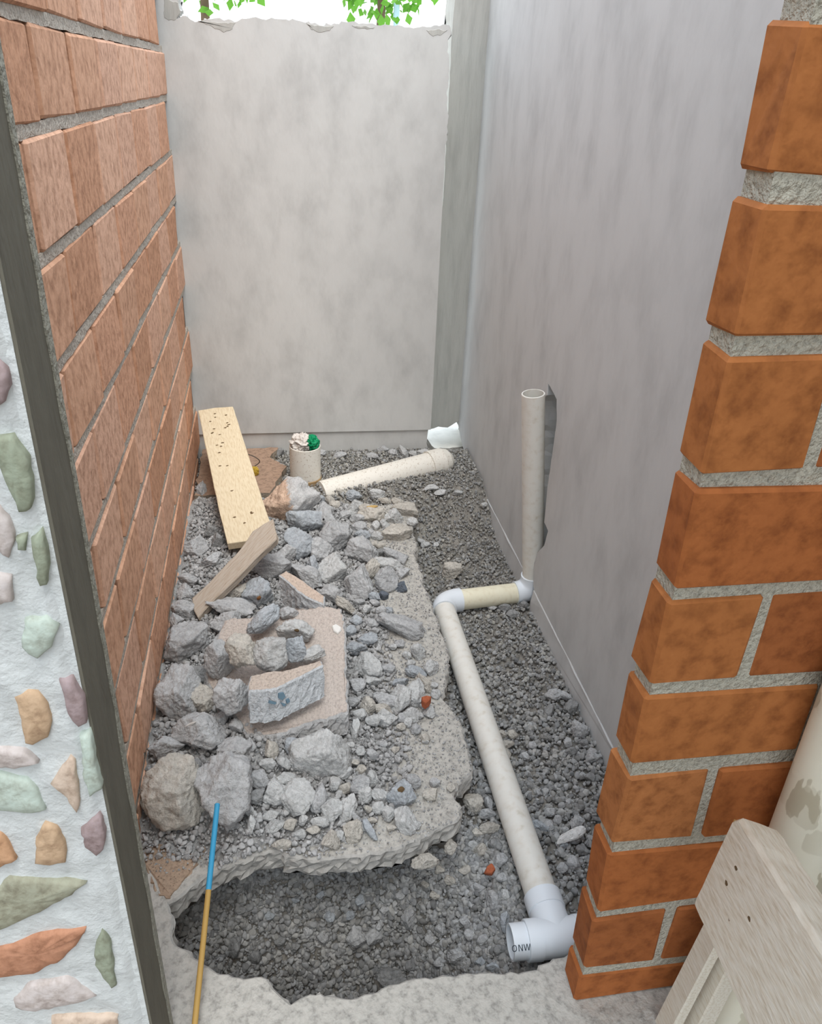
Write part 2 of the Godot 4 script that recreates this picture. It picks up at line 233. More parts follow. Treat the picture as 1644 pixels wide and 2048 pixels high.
	["small upright grey stone just left of the grey stone at the wall's foot", 0, .635, -.062, -1.317, -.374, -.174, .001, .911, .010, .014, .011],
	["tiny grey stone just left of the broken pipe-like piece", 0, .585, -.070, -1.152, -.404, -.175, -.004, .898, .010, .009, .009],
	["small grey stone just right of the slanting bluish stone", 0, .543, -.072, -1.111, -.414, -.168, -.007, .895, .010, .011, .010],
	["tiny grey stone just left of the rounded stone near the pier", 0, .552, -.073, -1.085, -.418, -.172, -.007, .892, .009, .008, .007],
	["small bluish stone just in front of the slanting bluish stone", 1, .468, -.074, -1.058, -.427, -.151, -.010, .891, .011, .010, .009],
	["small bluish stone just behind the blocky stone above the pipe tee", 1, .537, -.072, -1.048, -.425, -.171, -.009, .889, .010, .011, .009],
	["small dark stone just behind the blocky stone above the pipe tee", 3, .571, -.071, -1.031, -.426, -.182, -.008, .886, .014, .011, .011],
	["small grey stone just in front of the rounded stone near the pier", 0, .564, -.072, -1.058, -.422, -.178, -.008, .889, .012, .009, .009],
	["tiny grey stone just behind the broken pipe-like piece", 0, .636, -.064, -1.219, -.390, -.182, -.001, .903, .008, .007, .007],
	["small dark stone just behind the broken pipe-like piece", 3, .649, -.060, -1.207, -.391, -.187, -.001, .901, .013, .012, .011],
	["small tan stone some way left of the grey flake stone", 2, .485, -.071, -1.369, -.373, -.134, -.003, .918, .014, .013, .012],
	["small tan stone some way behind the tan trench stone", 2, .493, -.071, -1.335, -.378, -.137, -.003, .915, .016, .012, .013],
	["small tan stone some way in front of the grey flake stone", 2, .513, -.071, -1.366, -.373, -.141, -.002, .917, .014, .013, .012],
	["small tan stone some way behind the cream flat trench stone", 2, .479, -.070, -1.307, -.383, -.136, -.004, .914, .015, .016, .014],
	["tiny grey stone some way in front of the grey flake stone", 0, .552, -.072, -1.329, -.377, -.153, -.001, .913, .011, .010, .010],
	["tiny grey stone some way behind the tan trench stone", 0, .525, -.072, -1.297, -.383, -.148, -.003, .912, .011, .010, .009],
	["small dark stone just in front of the cream flat trench stone", 3, .397, -.079, -1.071, -.429, -.129, -.011, .894, .016, .013, .013],
	["small grey stone just right of the brick chip in the gravel", 0, .399, -.083, -1.038, -.452, -.055, .143, .879, .018, .014, .014],
	["small tan stone just behind the brick chip in the gravel", 2, .365, -.085, -1.068, -.432, -.120, -.012, .894, .016, .014, .014],
	["small grey stone just in front of the brick chip in the gravel", 0, .380, -.092, -1.018, -.442, -.128, -.013, .888, .016, .013, .013],
	["small grey stone some way in front of the cream flat trench stone", 0, .396, -.091, -1.003, -.444, -.134, -.013, .886, .014, .010, .011],
	["small tan stone just left of the cream flat trench stone", 2, .368, -.079, -1.106, -.424, -.119, -.011, .898, .012, .010, .010],
	["small pale stone just right of the crumbly piece under the slab corner", 4, .352, -.086, -1.082, -.430, -.116, -.012, .895, .011, .009, .009],
	["small dark stone just behind the tan trench stone", 3, .395, -.072, -1.203, -.404, -.120, -.008, .907, .014, .010, .011],
	["small grey stone just right of the tan trench stone", 0, .408, -.072, -1.174, -.409, -.126, -.009, .904, .010, .014, .011],
	["tiny dark stone just behind the tan trench stone", 3, .408, -.072, -1.220, -.401, -.123, -.008, .908, .011, .009, .009],
	["small grey stone some way behind the open end of the tee's stub", 0, .369, -.107, -.968, -.455, -.127, -.015, .881, .015, .019, .015],
	["small pale stone just in front of the brick chip in the gravel", 4, .393, -.097, -.969, -.452, -.135, -.014, .882, .010, .011, .010],
	["small grey stone some way in front of the crumbly piece under the slab corner", 0, .351, -.111, -1.001, -.450, -.120, -.014, .885, .013, .009, .010],
	["small upright bluish stone just behind the open end of the tee's stub", 1, .381, -.106, -.918, -.464, -.135, -.016, .875, .010, .020, .013],
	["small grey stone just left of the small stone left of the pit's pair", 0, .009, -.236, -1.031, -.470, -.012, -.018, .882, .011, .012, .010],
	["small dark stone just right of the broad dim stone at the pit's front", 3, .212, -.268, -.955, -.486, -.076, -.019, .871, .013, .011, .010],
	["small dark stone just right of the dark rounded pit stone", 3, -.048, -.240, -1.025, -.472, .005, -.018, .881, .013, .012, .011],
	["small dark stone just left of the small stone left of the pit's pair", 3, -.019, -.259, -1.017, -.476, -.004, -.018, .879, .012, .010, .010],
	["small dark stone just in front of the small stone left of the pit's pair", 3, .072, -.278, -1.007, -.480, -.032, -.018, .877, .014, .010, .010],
	["small grey stone just in front of the oval stone on the pit's slope", 0, .250, -.213, -.970, -.474, -.088, -.018, .876, .012, .011, .010],
	["small grey stone just behind the lumpy stone at the pit's rim", 0, .270, -.190, -.973, -.470, -.095, -.017, .877, .012, .011, .010],
	["small grey stone some way left of the open end of the tee's stub", 0, .320, -.155, -.933, -.471, -.113, -.017, .875, .013, .011, .011],
	["small grey stone just right of the lumpy stone at the pit's rim", 0, .338, -.142, -.911, -.473, -.121, -.018, .873, .012, .011, .010],
	["small grey stone some way right of the oval stone on the pit's slope", 0, .315, -.153, -.958, -.466, -.110, -.017, .878, .012, .010, .010],
	["small bluish stone just behind the small stone left of the pit's pair", 1, .054, -.209, -1.045, -.463, -.026, -.018, .886, .012, .013, .011],
	["small bluish stone just behind the left stone of the pit's pair", 1, .117, -.186, -1.055, -.457, -.045, -.017, .888, .011, .012, .010],
	["tiny bluish stone some way behind the small stone left of the pit's pair", 1, .036, -.173, -1.068, -.454, -.020, -.017, .891, .009, .008, .007],
	["tiny bluish stone some way in front of the beige oval stone", 1, -.015, -.177, -1.065, -.456, -.004, -.018, .890, .010, .007, .008],
	["small grey stone just left of the oval stone on the pit's slope", 0, .167, -.200, -1.037, -.462, -.060, -.017, .885, .012, .008, .009],
	["small grey stone just behind the oval stone on the pit's slope", 0, .198, -.171, -1.046, -.455, -.070, -.016, .888, .011, .009, .009],
	["small tan stone just behind the oval stone on the pit's slope", 2, .267, -.153, -1.025, -.455, -.092, -.016, .886, .012, .009, .009],
	["small tan stone just right of the fallen tan slab piece", 2, .298, -.125, -1.035, -.447, -.101, -.015, .889, .013, .010, .010],
	["small tan stone just left of the brick chip in the gravel", 2, .329, -.107, -1.041, -.442, -.111, -.014, .890, .014, .010, .010],
	["small tan stone just in front of the crumbly piece under the slab corner", 2, .281, -.120, -1.057, -.443, -.095, -.014, .891, .011, .009, .009],
	["tiny tan stone just in front of the fallen tan slab piece", 2, .249, -.146, -1.045, -.450, -.086, -.015, .889, .009, .008, .007],
	["small bluish stone some way behind the dark rounded pit stone", 1, -.066, -.194, -1.050, -.461, .011, -.018, .887, .011, .010, .009],
	["small dark stone some way behind the dark stone in the pit's left end", 3, -.124, -.170, -1.052, -.457, .029, -.019, .889, .012, .009, .009],
	["small dark stone just left of the open end of the tee's stub", 3, .362, -.124, -.876, -.476, -.132, -.018, .869, .013, .011, .011],
	["small bluish stone just right of the lumpy stone at the pit's rim", 1, .327, -.156, -.877, -.482, -.119, -.019, .868, .012, .009, .009],
	["small bluish stone just in front of the open end of the tee's stub", 1, .344, -.139, -.854, -.484, -.127, -.019, .866, .015, .010, .011],
	["small bluish stone just left of the right stone of the pit's pair", 1, .095, -.211, -1.042, -.464, -.038, -.017, .885, .011, .010, .009],
	["small grey stone just behind the right stone of the pit's pair", 0, .155, -.226, -1.023, -.468, -.057, -.017, .881, .009, .011, .009],
	["small flat grey stone just right of the upright waste stub", 0, .128, .035, -2.807, -.210, -.024, -.012, .977, .026, .014, .017],
	["small flat grey stone just left of the lying waste pipe", 0, .203, .035, -2.779, -.214, .002, .161, .963, .028, .014, .018],
	["small flat grey stone just behind the lying waste pipe", 0, .247, .034, -2.849, -.207, -.042, -.006, .977, .021, .012, .014],
	["small grey stone just behind the lying waste pipe", 0, .288, .035, -2.869, -.211, .007, .249, .945, .023, .014, .016],
	["small flat grey stone some way behind the small cube shaped stone", 0, .326, .035, -2.763, -.206, -.073, -.088, .972, .026, .014, .017],
	["small flat grey stone some way left of the waste pipe's coupling", 0, .372, .035, -2.826, -.208, -.061, -.001, .976, .025, .014, .017],
	["small flat pale stone just left of the waste pipe's coupling", 4, .451, .035, -2.788, -.159, -.156, -.409, .885, .035, .014, .020],
	["small flat pale stone some way right of the lying waste pipe", 4, .524, .035, -2.788, -.210, -.085, .006, .974, .027, .014, .018],
	["tiny pale stone just left of the waste pipe's coupling", 4, .484, .035, -2.772, -.211, -.080, .005, .974, .018, .014, .015],
	["small grey stone some way behind the small cube shaped stone", 0, .407, .035, -2.791, -.210, -.067, .001, .975, .020, .014, .015],
	["small flat grey stone some way left of the lying waste pipe", 0, .171, .034, -2.878, -.205, -.030, -.010, .978, .023, .012, .015],
	["tiny dark stone just left of the upright waste stub", 3, -.024, .036, -2.813, -.210, -.000, -.019, .978, .016, .018, .015],
	["small upright dark stone just left of the upright waste stub", 3, -.019, .036, -2.678, -.219, -.001, -.018, .976, .013, .019, .015],
	["tiny pale stone some way right of the waste pipe's coupling", 4, .683, -.002, -2.404, -.242, -.128, .014, .962, .013, .011, .011],
	["tiny pale stone just right of the broad pale edge stone", 4, .451, -.070, -2.263, -.266, -.087, .002, .960, .016, .012, .013],
	["tiny pale stone just behind the grey brown lump in the gravel", 4, .488, -.071, -2.261, -.266, -.094, .003, .959, .012, .011, .010],
	["small pale stone just right of the broad pale edge stone", 4, .444, -.068, -2.277, -.251, -.119, -.124, .953, .020, .012, .014],
	["small flat pale stone just in front of the waste pipe's coupling", 4, .504, .026, -2.500, -.238, -.069, .090, .965, .032, .011, .017],
	["small flat pale stone some way right of the tan layered stone", 4, .599, .018, -2.468, -.243, -.086, .094, .962, .019, .011, .013],
	["small flat pale stone some way right of the pillow shaped stone", 4, .536, .017, -2.475, -.242, -.075, .091, .963, .024, .011, .015],
	["small flat dark stone just right of the short branch pipe", 3, .626, -.063, -1.873, -.302, -.136, .008, .944, .020, .012, .014],
	["small flat pale stone just in front of the short branch pipe", 4, .592, -.070, -1.886, -.302, -.128, .006, .944, .016, .008, .010],
	["small dark stone just in front of the elbow at the wall", 3, .639, -.061, -1.836, -.306, -.140, .008, .942, .020, .014, .015],
	["small dark stone some way right of the short branch pipe", 3, .681, -.056, -1.870, -.300, -.148, .010, .942, .016, .014, .013],
]
var SLAB_EDGE := [Vector2(0.417, -2.459), Vector2(0.432, -2.383), Vector2(0.401, -2.246), Vector2(0.402, -2.149), Vector2(0.386, -2.089), Vector2(0.392, -1.974), Vector2(0.384, -1.934), Vector2(0.394, -1.842), Vector2(0.390, -1.789), Vector2(0.398, -1.755), Vector2(0.393, -1.696), Vector2(0.399, -1.645), Vector2(0.399, -1.589), Vector2(0.385, -1.544), Vector2(0.369, -1.479), Vector2(0.350, -1.441), Vector2(0.366, -1.391), Vector2(0.378, -1.339), Vector2(0.377, -1.261), Vector2(0.369, -1.196), Vector2(0.335, -1.168), Vector2(0.319, -1.140), Vector2(0.330, -1.110), Vector2(0.322, -1.085), Vector2(0.305, -1.071), Vector2(0.275, -1.063), Vector2(0.244, -1.046), Vector2(0.213, -1.037), Vector2(0.181, -1.023), Vector2(0.142, -1.017), Vector2(0.094, -1.017), Vector2(0.037, -1.016), Vector2(-0.009, -1.028), Vector2(-0.039, -1.043), Vector2(-0.077, -1.043), Vector2(-0.104, -1.033), Vector2(-0.136, -1.026), Vector2(-0.167, -1.012), Vector2(-0.194, -0.992), Vector2(-0.215, -0.970), Vector2(-0.235, -0.959), Vector2(-0.223, -0.934), Vector2(-0.224, -0.906), Vector2(-0.214, -0.879), Vector2(-0.190, -0.864), Vector2(-0.168, -0.841), Vector2(-0.138, -0.820), Vector2(-0.106, -0.810), Vector2(-0.082, -0.808), Vector2(-0.061, -0.802), Vector2(-0.051, -0.784), Vector2(-0.024, -0.756), Vector2(-0.002, -0.766), Vector2(0.023, -0.768), Vector2(0.062, -0.754), Vector2(0.094, -0.757), Vector2(0.145, -0.767), Vector2(0.196, -0.772), Vector2(0.245, -0.767), Vector2(0.288, -0.768), Vector2(0.329, -0.761), Vector2(0.374, -0.761), Vector2(0.410, -0.771), Vector2(0.446, -0.780), Vector2(0.472, -0.782)]
var DIRT := [Vector3(-0.306, 0.002, -1.147), Vector3(-0.272, 0.002, -1.131), Vector3(-0.237, 0.002, -1.105), Vector3(-0.192, 0.002, -1.082), Vector3(-0.178, 0.002, -1.062), Vector3(-0.199, 0.002, -1.023), Vector3(-0.219, 0.002, -0.991), Vector3(-0.233, 0.002, -0.967), Vector3(-0.253, 0.002, -0.975), Vector3(-0.279, 0.002, -1.025), Vector3(-0.296, 0.002, -1.076)]
var PINK_SLAB := [Vector3(-0.161, 0.155, -1.587), Vector3(-0.135, 0.158, -1.595), Vector3(-0.100, 0.158, -1.588), Vector3(-0.076, 0.163, -1.603), Vector3(0.019, 0.168, -1.601), Vector3(0.080, 0.171, -1.603), Vector3(0.120, 0.169, -1.589), Vector3(0.125, 0.151, -1.521), Vector3(0.119, 0.128, -1.442), Vector3(0.117, 0.106, -1.365), Vector3(0.113, 0.091, -1.311), Vector3(0.081, 0.087, -1.303), Vector3(0.051, 0.085, -1.299), Vector3(0.008, 0.079, -1.288), Vector3(-0.035, 0.074, -1.278), Vector3(-0.076, 0.072, -1.276), Vector3(-0.103, 0.072, -1.282), Vector3(-0.121, 0.080, -1.314), Vector3(-0.138, 0.087, -1.341), Vector3(-0.162, 0.094, -1.372), Vector3(-0.185, 0.103, -1.408), Vector3(-0.200, 0.114, -1.448), Vector3(-0.180, 0.124, -1.481), Vector3(-0.177, 0.139, -1.532)]
var TAN_BLOCK := [Vector3(-0.030, 0.211, -1.686), Vector3(-0.011, 0.213, -1.703), Vector3(0.011, 0.207, -1.687), Vector3(0.081, 0.184, -1.624), Vector3(0.078, 0.177, -1.594), Vector3(0.044, 0.185, -1.613), Vector3(0.016, 0.193, -1.634), Vector3(-0.005, 0.202, -1.661)]
var STAIN_BLOCK := [Vector3(-0.097, 0.180, -1.320), Vector3(-0.091, 0.183, -1.345), Vector3(-0.051, 0.186, -1.351), Vector3(-0.025, 0.187, -1.348), Vector3(0.057, 0.193, -1.369), Vector3(0.063, 0.192, -1.352), Vector3(0.012, 0.186, -1.324), Vector3(-0.037, 0.181, -1.299), Vector3(-0.071, 0.179, -1.298), Vector3(-0.095, 0.179, -1.300)]
var BRICK_CHIP := [Vector3(0.289, 0.050, -1.389), Vector3(0.301, 0.050, -1.393), Vector3(0.312, 0.050, -1.388), Vector3(0.306, 0.050, -1.377), Vector3(0.295, 0.050, -1.368), Vector3(0.289, 0.050, -1.377)]
var WHITE_CHIP := [Vector3(0.092, 0.159, -1.535), Vector3(0.102, 0.161, -1.540), Vector3(0.114, 0.158, -1.530), Vector3(0.113, 0.156, -1.521), Vector3(0.105, 0.153, -1.512), Vector3(0.095, 0.155, -1.522)]
var STAINS := [
	[Vector3(-0.0334, 0.1718, -1.2936), Vector3(-0.0232, 0.1696, -1.2981), Vector3(-0.0194, 0.1593, -1.2970), Vector3(-0.0269, 0.1549, -1.2920), Vector3(-0.0338, 0.1622, -1.2906)],
	[Vector3(-0.0522, 0.1646, -1.2822), Vector3(-0.0383, 0.1543, -1.2862), Vector3(-0.0415, 0.1514, -1.2837), Vector3(-0.0544, 0.1602, -1.2798)],
	[Vector3(-0.0187, 0.1514, -1.2951), Vector3(-0.0124, 0.1519, -1.2984), Vector3(-0.0106, 0.1446, -1.2973), Vector3(-0.0169, 0.1429, -1.2936)],
	[Vector3(-0.0301, 0.1508, -1.2892), Vector3(-0.0180, 0.1412, -1.2926), Vector3(-0.0243, 0.1396, -1.2889)],
]
var STAIN_N := Vector3(0.434, 0.248, 0.866)
var STONES := [
	["tan", [Vector2(-0.267, 0.765), Vector2(-0.253, 0.773), Vector2(-0.244, 0.771), Vector2(-0.238, 0.753), Vector2(-0.238, 0.729), Vector2(-0.245, 0.709), Vector2(-0.261, 0.701), Vector2(-0.267, 0.705), Vector2(-0.266, 0.745)]],
	["mauve", [Vector2(-0.223, 0.784), Vector2(-0.211, 0.783), Vector2(-0.204, 0.757), Vector2(-0.206, 0.724), Vector2(-0.214, 0.721), Vector2(-0.222, 0.739)]],
	["mint", [Vector2(-0.311, 0.682), Vector2(-0.299, 0.671), Vector2(-0.274, 0.656), Vector2(-0.266, 0.640), Vector2(-0.263, 0.609), Vector2(-0.277, 0.606), Vector2(-0.310, 0.614), Vector2(-0.323, 0.620)]],
	["peach", [Vector2(-0.254, 0.646), Vector2(-0.228, 0.684), Vector2(-0.224, 0.677), Vector2(-0.228, 0.618), Vector2(-0.234, 0.600), Vector2(-0.240, 0.624)]],
	["tan", [Vector2(-0.281, 0.570), Vector2(-0.268, 0.592), Vector2(-0.257, 0.583), Vector2(-0.253, 0.552), Vector2(-0.257, 0.525), Vector2(-0.274, 0.523), Vector2(-0.289, 0.529)]],
	["orange", [Vector2(-0.329, 0.585), Vector2(-0.315, 0.585), Vector2(-0.310, 0.574), Vector2(-0.305, 0.538), Vector2(-0.326, 0.527), Vector2(-0.339, 0.532)]],
	["mauve", [Vector2(-0.234, 0.577), Vector2(-0.212, 0.595), Vector2(-0.209, 0.568), Vector2(-0.215, 0.541), Vector2(-0.224, 0.531), Vector2(-0.234, 0.547)]],
	["olive", [Vector2(-0.347, 0.491), Vector2(-0.332, 0.497), Vector2(-0.319, 0.512), Vector2(-0.278, 0.500), Vector2(-0.239, 0.488), Vector2(-0.264, 0.468), Vector2(-0.306, 0.442), Vector2(-0.347, 0.421), Vector2(-0.362, 0.418)]],
	["rust", [Vector2(-0.371, 0.375), Vector2(-0.352, 0.391), Vector2(-0.312, 0.406), Vector2(-0.250, 0.413), Vector2(-0.261, 0.390), Vector2(-0.285, 0.358), Vector2(-0.324, 0.335), Vector2(-0.363, 0.335), Vector2(-0.378, 0.336)]],
	["green", [Vector2(-0.247, 0.377), Vector2(-0.236, 0.404), Vector2(-0.229, 0.380), Vector2(-0.233, 0.292), Vector2(-0.240, 0.286), Vector2(-0.253, 0.338)]],
	["pink", [Vector2(-0.356, 0.290), Vector2(-0.332, 0.316), Vector2(-0.288, 0.318), Vector2(-0.258, 0.276), Vector2(-0.280, 0.266), Vector2(-0.337, 0.260), Vector2(-0.357, 0.272)]],
	["peach", [Vector2(-0.320, 0.242), Vector2(-0.289, 0.242), Vector2(-0.239, 0.227), Vector2(-0.247, 0.182), Vector2(-0.327, 0.201)]],
	["mint", [Vector2(-0.215, 0.711), Vector2(-0.205, 0.714), Vector2(-0.204, 0.655), Vector2(-0.204, 0.632), Vector2(-0.218, 0.622), Vector2(-0.220, 0.647)]],
	["pink", [Vector2(-0.305, 0.704), Vector2(-0.293, 0.701), Vector2(-0.270, 0.694), Vector2(-0.259, 0.676), Vector2(-0.282, 0.672), Vector2(-0.298, 0.675), Vector2(-0.310, 0.682)]],
	["mauve", [Vector2(-0.227, 1.097), Vector2(-0.217, 1.099), Vector2(-0.212, 1.091), Vector2(-0.212, 1.077), Vector2(-0.218, 1.064), Vector2(-0.224, 1.060), Vector2(-0.234, 1.060)]],
	["green", [Vector2(-0.236, 1.034), Vector2(-0.229, 1.035), Vector2(-0.218, 1.036), Vector2(-0.209, 1.015), Vector2(-0.211, 0.986), Vector2(-0.216, 0.967), Vector2(-0.226, 0.964), Vector2(-0.230, 0.987), Vector2(-0.235, 1.019)]],
	["green", [Vector2(-0.221, 0.940), Vector2(-0.211, 0.948), Vector2(-0.210, 0.919), Vector2(-0.216, 0.890), Vector2(-0.222, 0.889)]],
	["pink", [Vector2(-0.252, 0.972), Vector2(-0.241, 0.971), Vector2(-0.235, 0.961), Vector2(-0.234, 0.937), Vector2(-0.242, 0.920), Vector2(-0.249, 0.929), Vector2(-0.260, 0.930)]],
	["mint", [Vector2(-0.242, 0.854), Vector2(-0.222, 0.857), Vector2(-0.213, 0.844), Vector2(-0.223, 0.821), Vector2(-0.238, 0.808), Vector2(-0.249, 0.823)]],
	["pink", [Vector2(-0.264, 0.911), Vector2(-0.254, 0.907), Vector2(-0.243, 0.903), Vector2(-0.247, 0.875), Vector2(-0.260, 0.871), Vector2(-0.271, 0.873)]],
	["green", [Vector2(-0.233, 0.941), Vector2(-0.223, 0.944), Vector2(-0.227, 0.927), Vector2(-0.233, 0.929)]],
]
var BACK_TOP := [Vector2(-0.289, 1.670), Vector2(-0.264, 1.555), Vector2(-0.265, 1.482), Vector2(-0.259, 1.455), Vector2(-0.275, 1.434), Vector2(-0.246, 1.443), Vector2(-0.221, 1.429), Vector2(-0.184, 1.438), Vector2(-0.148, 1.443), Vector2(-0.105, 1.435), Vector2(-0.060, 1.447), Vector2(0.028, 1.449), Vector2(0.088, 1.447), Vector2(0.147, 1.439), Vector2(0.223, 1.451), Vector2(0.299, 1.451), Vector2(0.376, 1.448), Vector2(0.454, 1.449), Vector2(0.516, 1.455), Vector2(0.545, 1.459), Vector2(0.553, 1.443), Vector2(0.544, 1.412), Vector2(0.553, 1.351), Vector2(0.550, 1.281), Vector2(0.558, 1.195), Vector2(0.556, 1.106)]
var PATCHES := [
	[Vector2(-0.216, 1.434), Vector2(-0.163, 1.433), Vector2(-0.102, 1.434), Vector2(-0.112, 1.416), Vector2(-0.139, 1.405), Vector2(-0.171, 1.417)],
	[Vector2(0.105, 1.442), Vector2(0.147, 1.439), Vector2(0.190, 1.440), Vector2(0.178, 1.425), Vector2(0.147, 1.419), Vector2(0.120, 1.425)],
	[Vector2(0.243, 1.443), Vector2(0.281, 1.446), Vector2(0.315, 1.441), Vector2(0.297, 1.435), Vector2(0.261, 1.435)],
	[Vector2(0.473, 1.442), Vector2(0.509, 1.448), Vector2(0.542, 1.445), Vector2(0.524, 1.431), Vector2(0.496, 1.425)],
	[Vector2(-0.306, 1.486), Vector2(-0.264, 1.476), Vector2(-0.259, 1.455), Vector2(-0.275, 1.431), Vector2(-0.296, 1.428), Vector2(-0.309, 1.435)],
]
var CHASE := [Vector2(-1.855, -0.110), Vector2(-1.858, -0.076), Vector2(-1.877, 0.010), Vector2(-1.894, 0.077), Vector2(-1.881, 0.120), Vector2(-1.834, 0.173), Vector2(-1.819, 0.227), Vector2(-1.858, 0.232), Vector2(-1.866, 0.298), Vector2(-1.871, 0.343), Vector2(-1.869, 0.404), Vector2(-1.869, 0.448), Vector2(-1.870, 0.534), Vector2(-1.890, 0.582), Vector2(-1.933, 0.591), Vector2(-1.971, 0.598), Vector2(-1.967, 0.567), Vector2(-1.998, 0.541), Vector2(-1.991, 0.394), Vector2(-1.971, 0.244), Vector2(-1.947, 0.105), Vector2(-1.922, 0.016)]
var PALE_PLANK := [Vector3(-0.300, 0.257, -2.697), Vector3(-0.242, 0.264, -2.705), Vector3(-0.180, 0.268, -2.701), Vector3(-0.169, 0.257, -2.647), Vector3(-0.117, 0.204, -2.387), Vector3(-0.059, 0.145, -2.102), Vector3(-0.039, 0.127, -2.014), Vector3(-0.176, 0.115, -2.012), Vector3(-0.210, 0.150, -2.184), Vector3(-0.254, 0.203, -2.436)]
var PALE_N := Vector3(-0.086, 0.972, 0.217)
var GREY_BOARD := [Vector3(-0.254, 0.106, -1.758), Vector3(-0.209, 0.132, -1.791), Vector3(-0.129, 0.186, -1.865), Vector3(-0.098, 0.212, -1.908), Vector3(-0.067, 0.227, -1.922), Vector3(-0.042, 0.236, -1.930), Vector3(-0.039, 0.226, -1.906), Vector3(-0.034, 0.216, -1.880), Vector3(-0.034, 0.209, -1.865), Vector3(-0.078, 0.184, -1.833), Vector3(-0.144, 0.142, -1.777), Vector3(-0.194, 0.113, -1.740), Vector3(-0.236, 0.084, -1.699), Vector3(-0.247, 0.091, -1.721)]

var M := {}
var ico := {}
var used := {}
var rng := RandomNumberGenerator.new()
var rough_noise := FastNoiseLite.new()

# ---------- names and tags ----------
func numbered(called: String) -> String:
	var n: int = used.get(called, -1) + 1
	used[called] = n
	return called if n == 0 else "%s_%03d" % [called, n]

func tag(o: Node3D, label: String, category := "", group := "", kind := "") -> Node3D:
	if label != "": o.set_meta("label", label)
	if category != "": o.set_meta("category", category)
	if group != "": o.set_meta("group", group)
	if kind != "": o.set_meta("kind", kind)
	return o

func thing(called: String, at := Vector3.ZERO, b := Basis()) -> Node3D:
	var o := Node3D.new()
	o.name = numbered(called)
	o.transform = Transform3D(b, at)
	add_child(o, true)
	return o

func part(called: String, mesh: Mesh, m: Material, parent: Node = null, at := Vector3.ZERO, b := Basis()) -> MeshInstance3D:
	var o := MeshInstance3D.new()
	o.name = numbered(called) if parent == null else called
	o.mesh = mesh
	o.material_override = m
	o.transform = Transform3D(b, at)
	if parent: parent.add_child(o, true)
	else: add_child(o, true)
	return o

# ---------- materials ----------
func noise(freq: float, octaves: int, seed_: int, kind := FastNoiseLite.TYPE_SIMPLEX_SMOOTH, gain := 0.55) -> FastNoiseLite:
	var n := FastNoiseLite.new()
	n.noise_type = kind
	n.seed = seed_
	n.frequency = freq
	n.fractal_type = FastNoiseLite.FRACTAL_FBM
	n.fractal_octaves = octaves
	n.fractal_gain = gain
	return n

func tex(n: FastNoiseLite, stops: Array, cols: Array, size := 512) -> NoiseTexture2D:
	var t := NoiseTexture2D.new()
	t.width = size
	t.height = size
	t.seamless = true
	t.noise = n
	if cols.size() > 0:
		var g := Gradient.new()
		g.offsets = PackedFloat32Array(stops)
		g.colors = PackedColorArray(cols)
		t.color_ramp = g
	return t

func mat(name_: String, color: Color, rough: float, albedo: Texture2D = null, scale := 1.0, bump: Texture2D = null, bump_cm := 0.0, world := true, stretch := Vector3.ONE) -> StandardMaterial3D:
	var m := StandardMaterial3D.new()
	m.resource_name = name_
	m.albedo_color = color
	m.roughness = rough
	m.metallic_specular = 0.35
	if albedo: m.albedo_texture = albedo
	if bump:
		m.heightmap_enabled = true
		m.heightmap_texture = bump
		m.heightmap_scale = bump_cm
	if albedo or bump:
		m.uv1_triplanar = true
		m.uv1_world_triplanar = world
		m.uv1_scale = stretch * scale
	return m

func grey(v: float) -> Color: return Color(v, v, v)

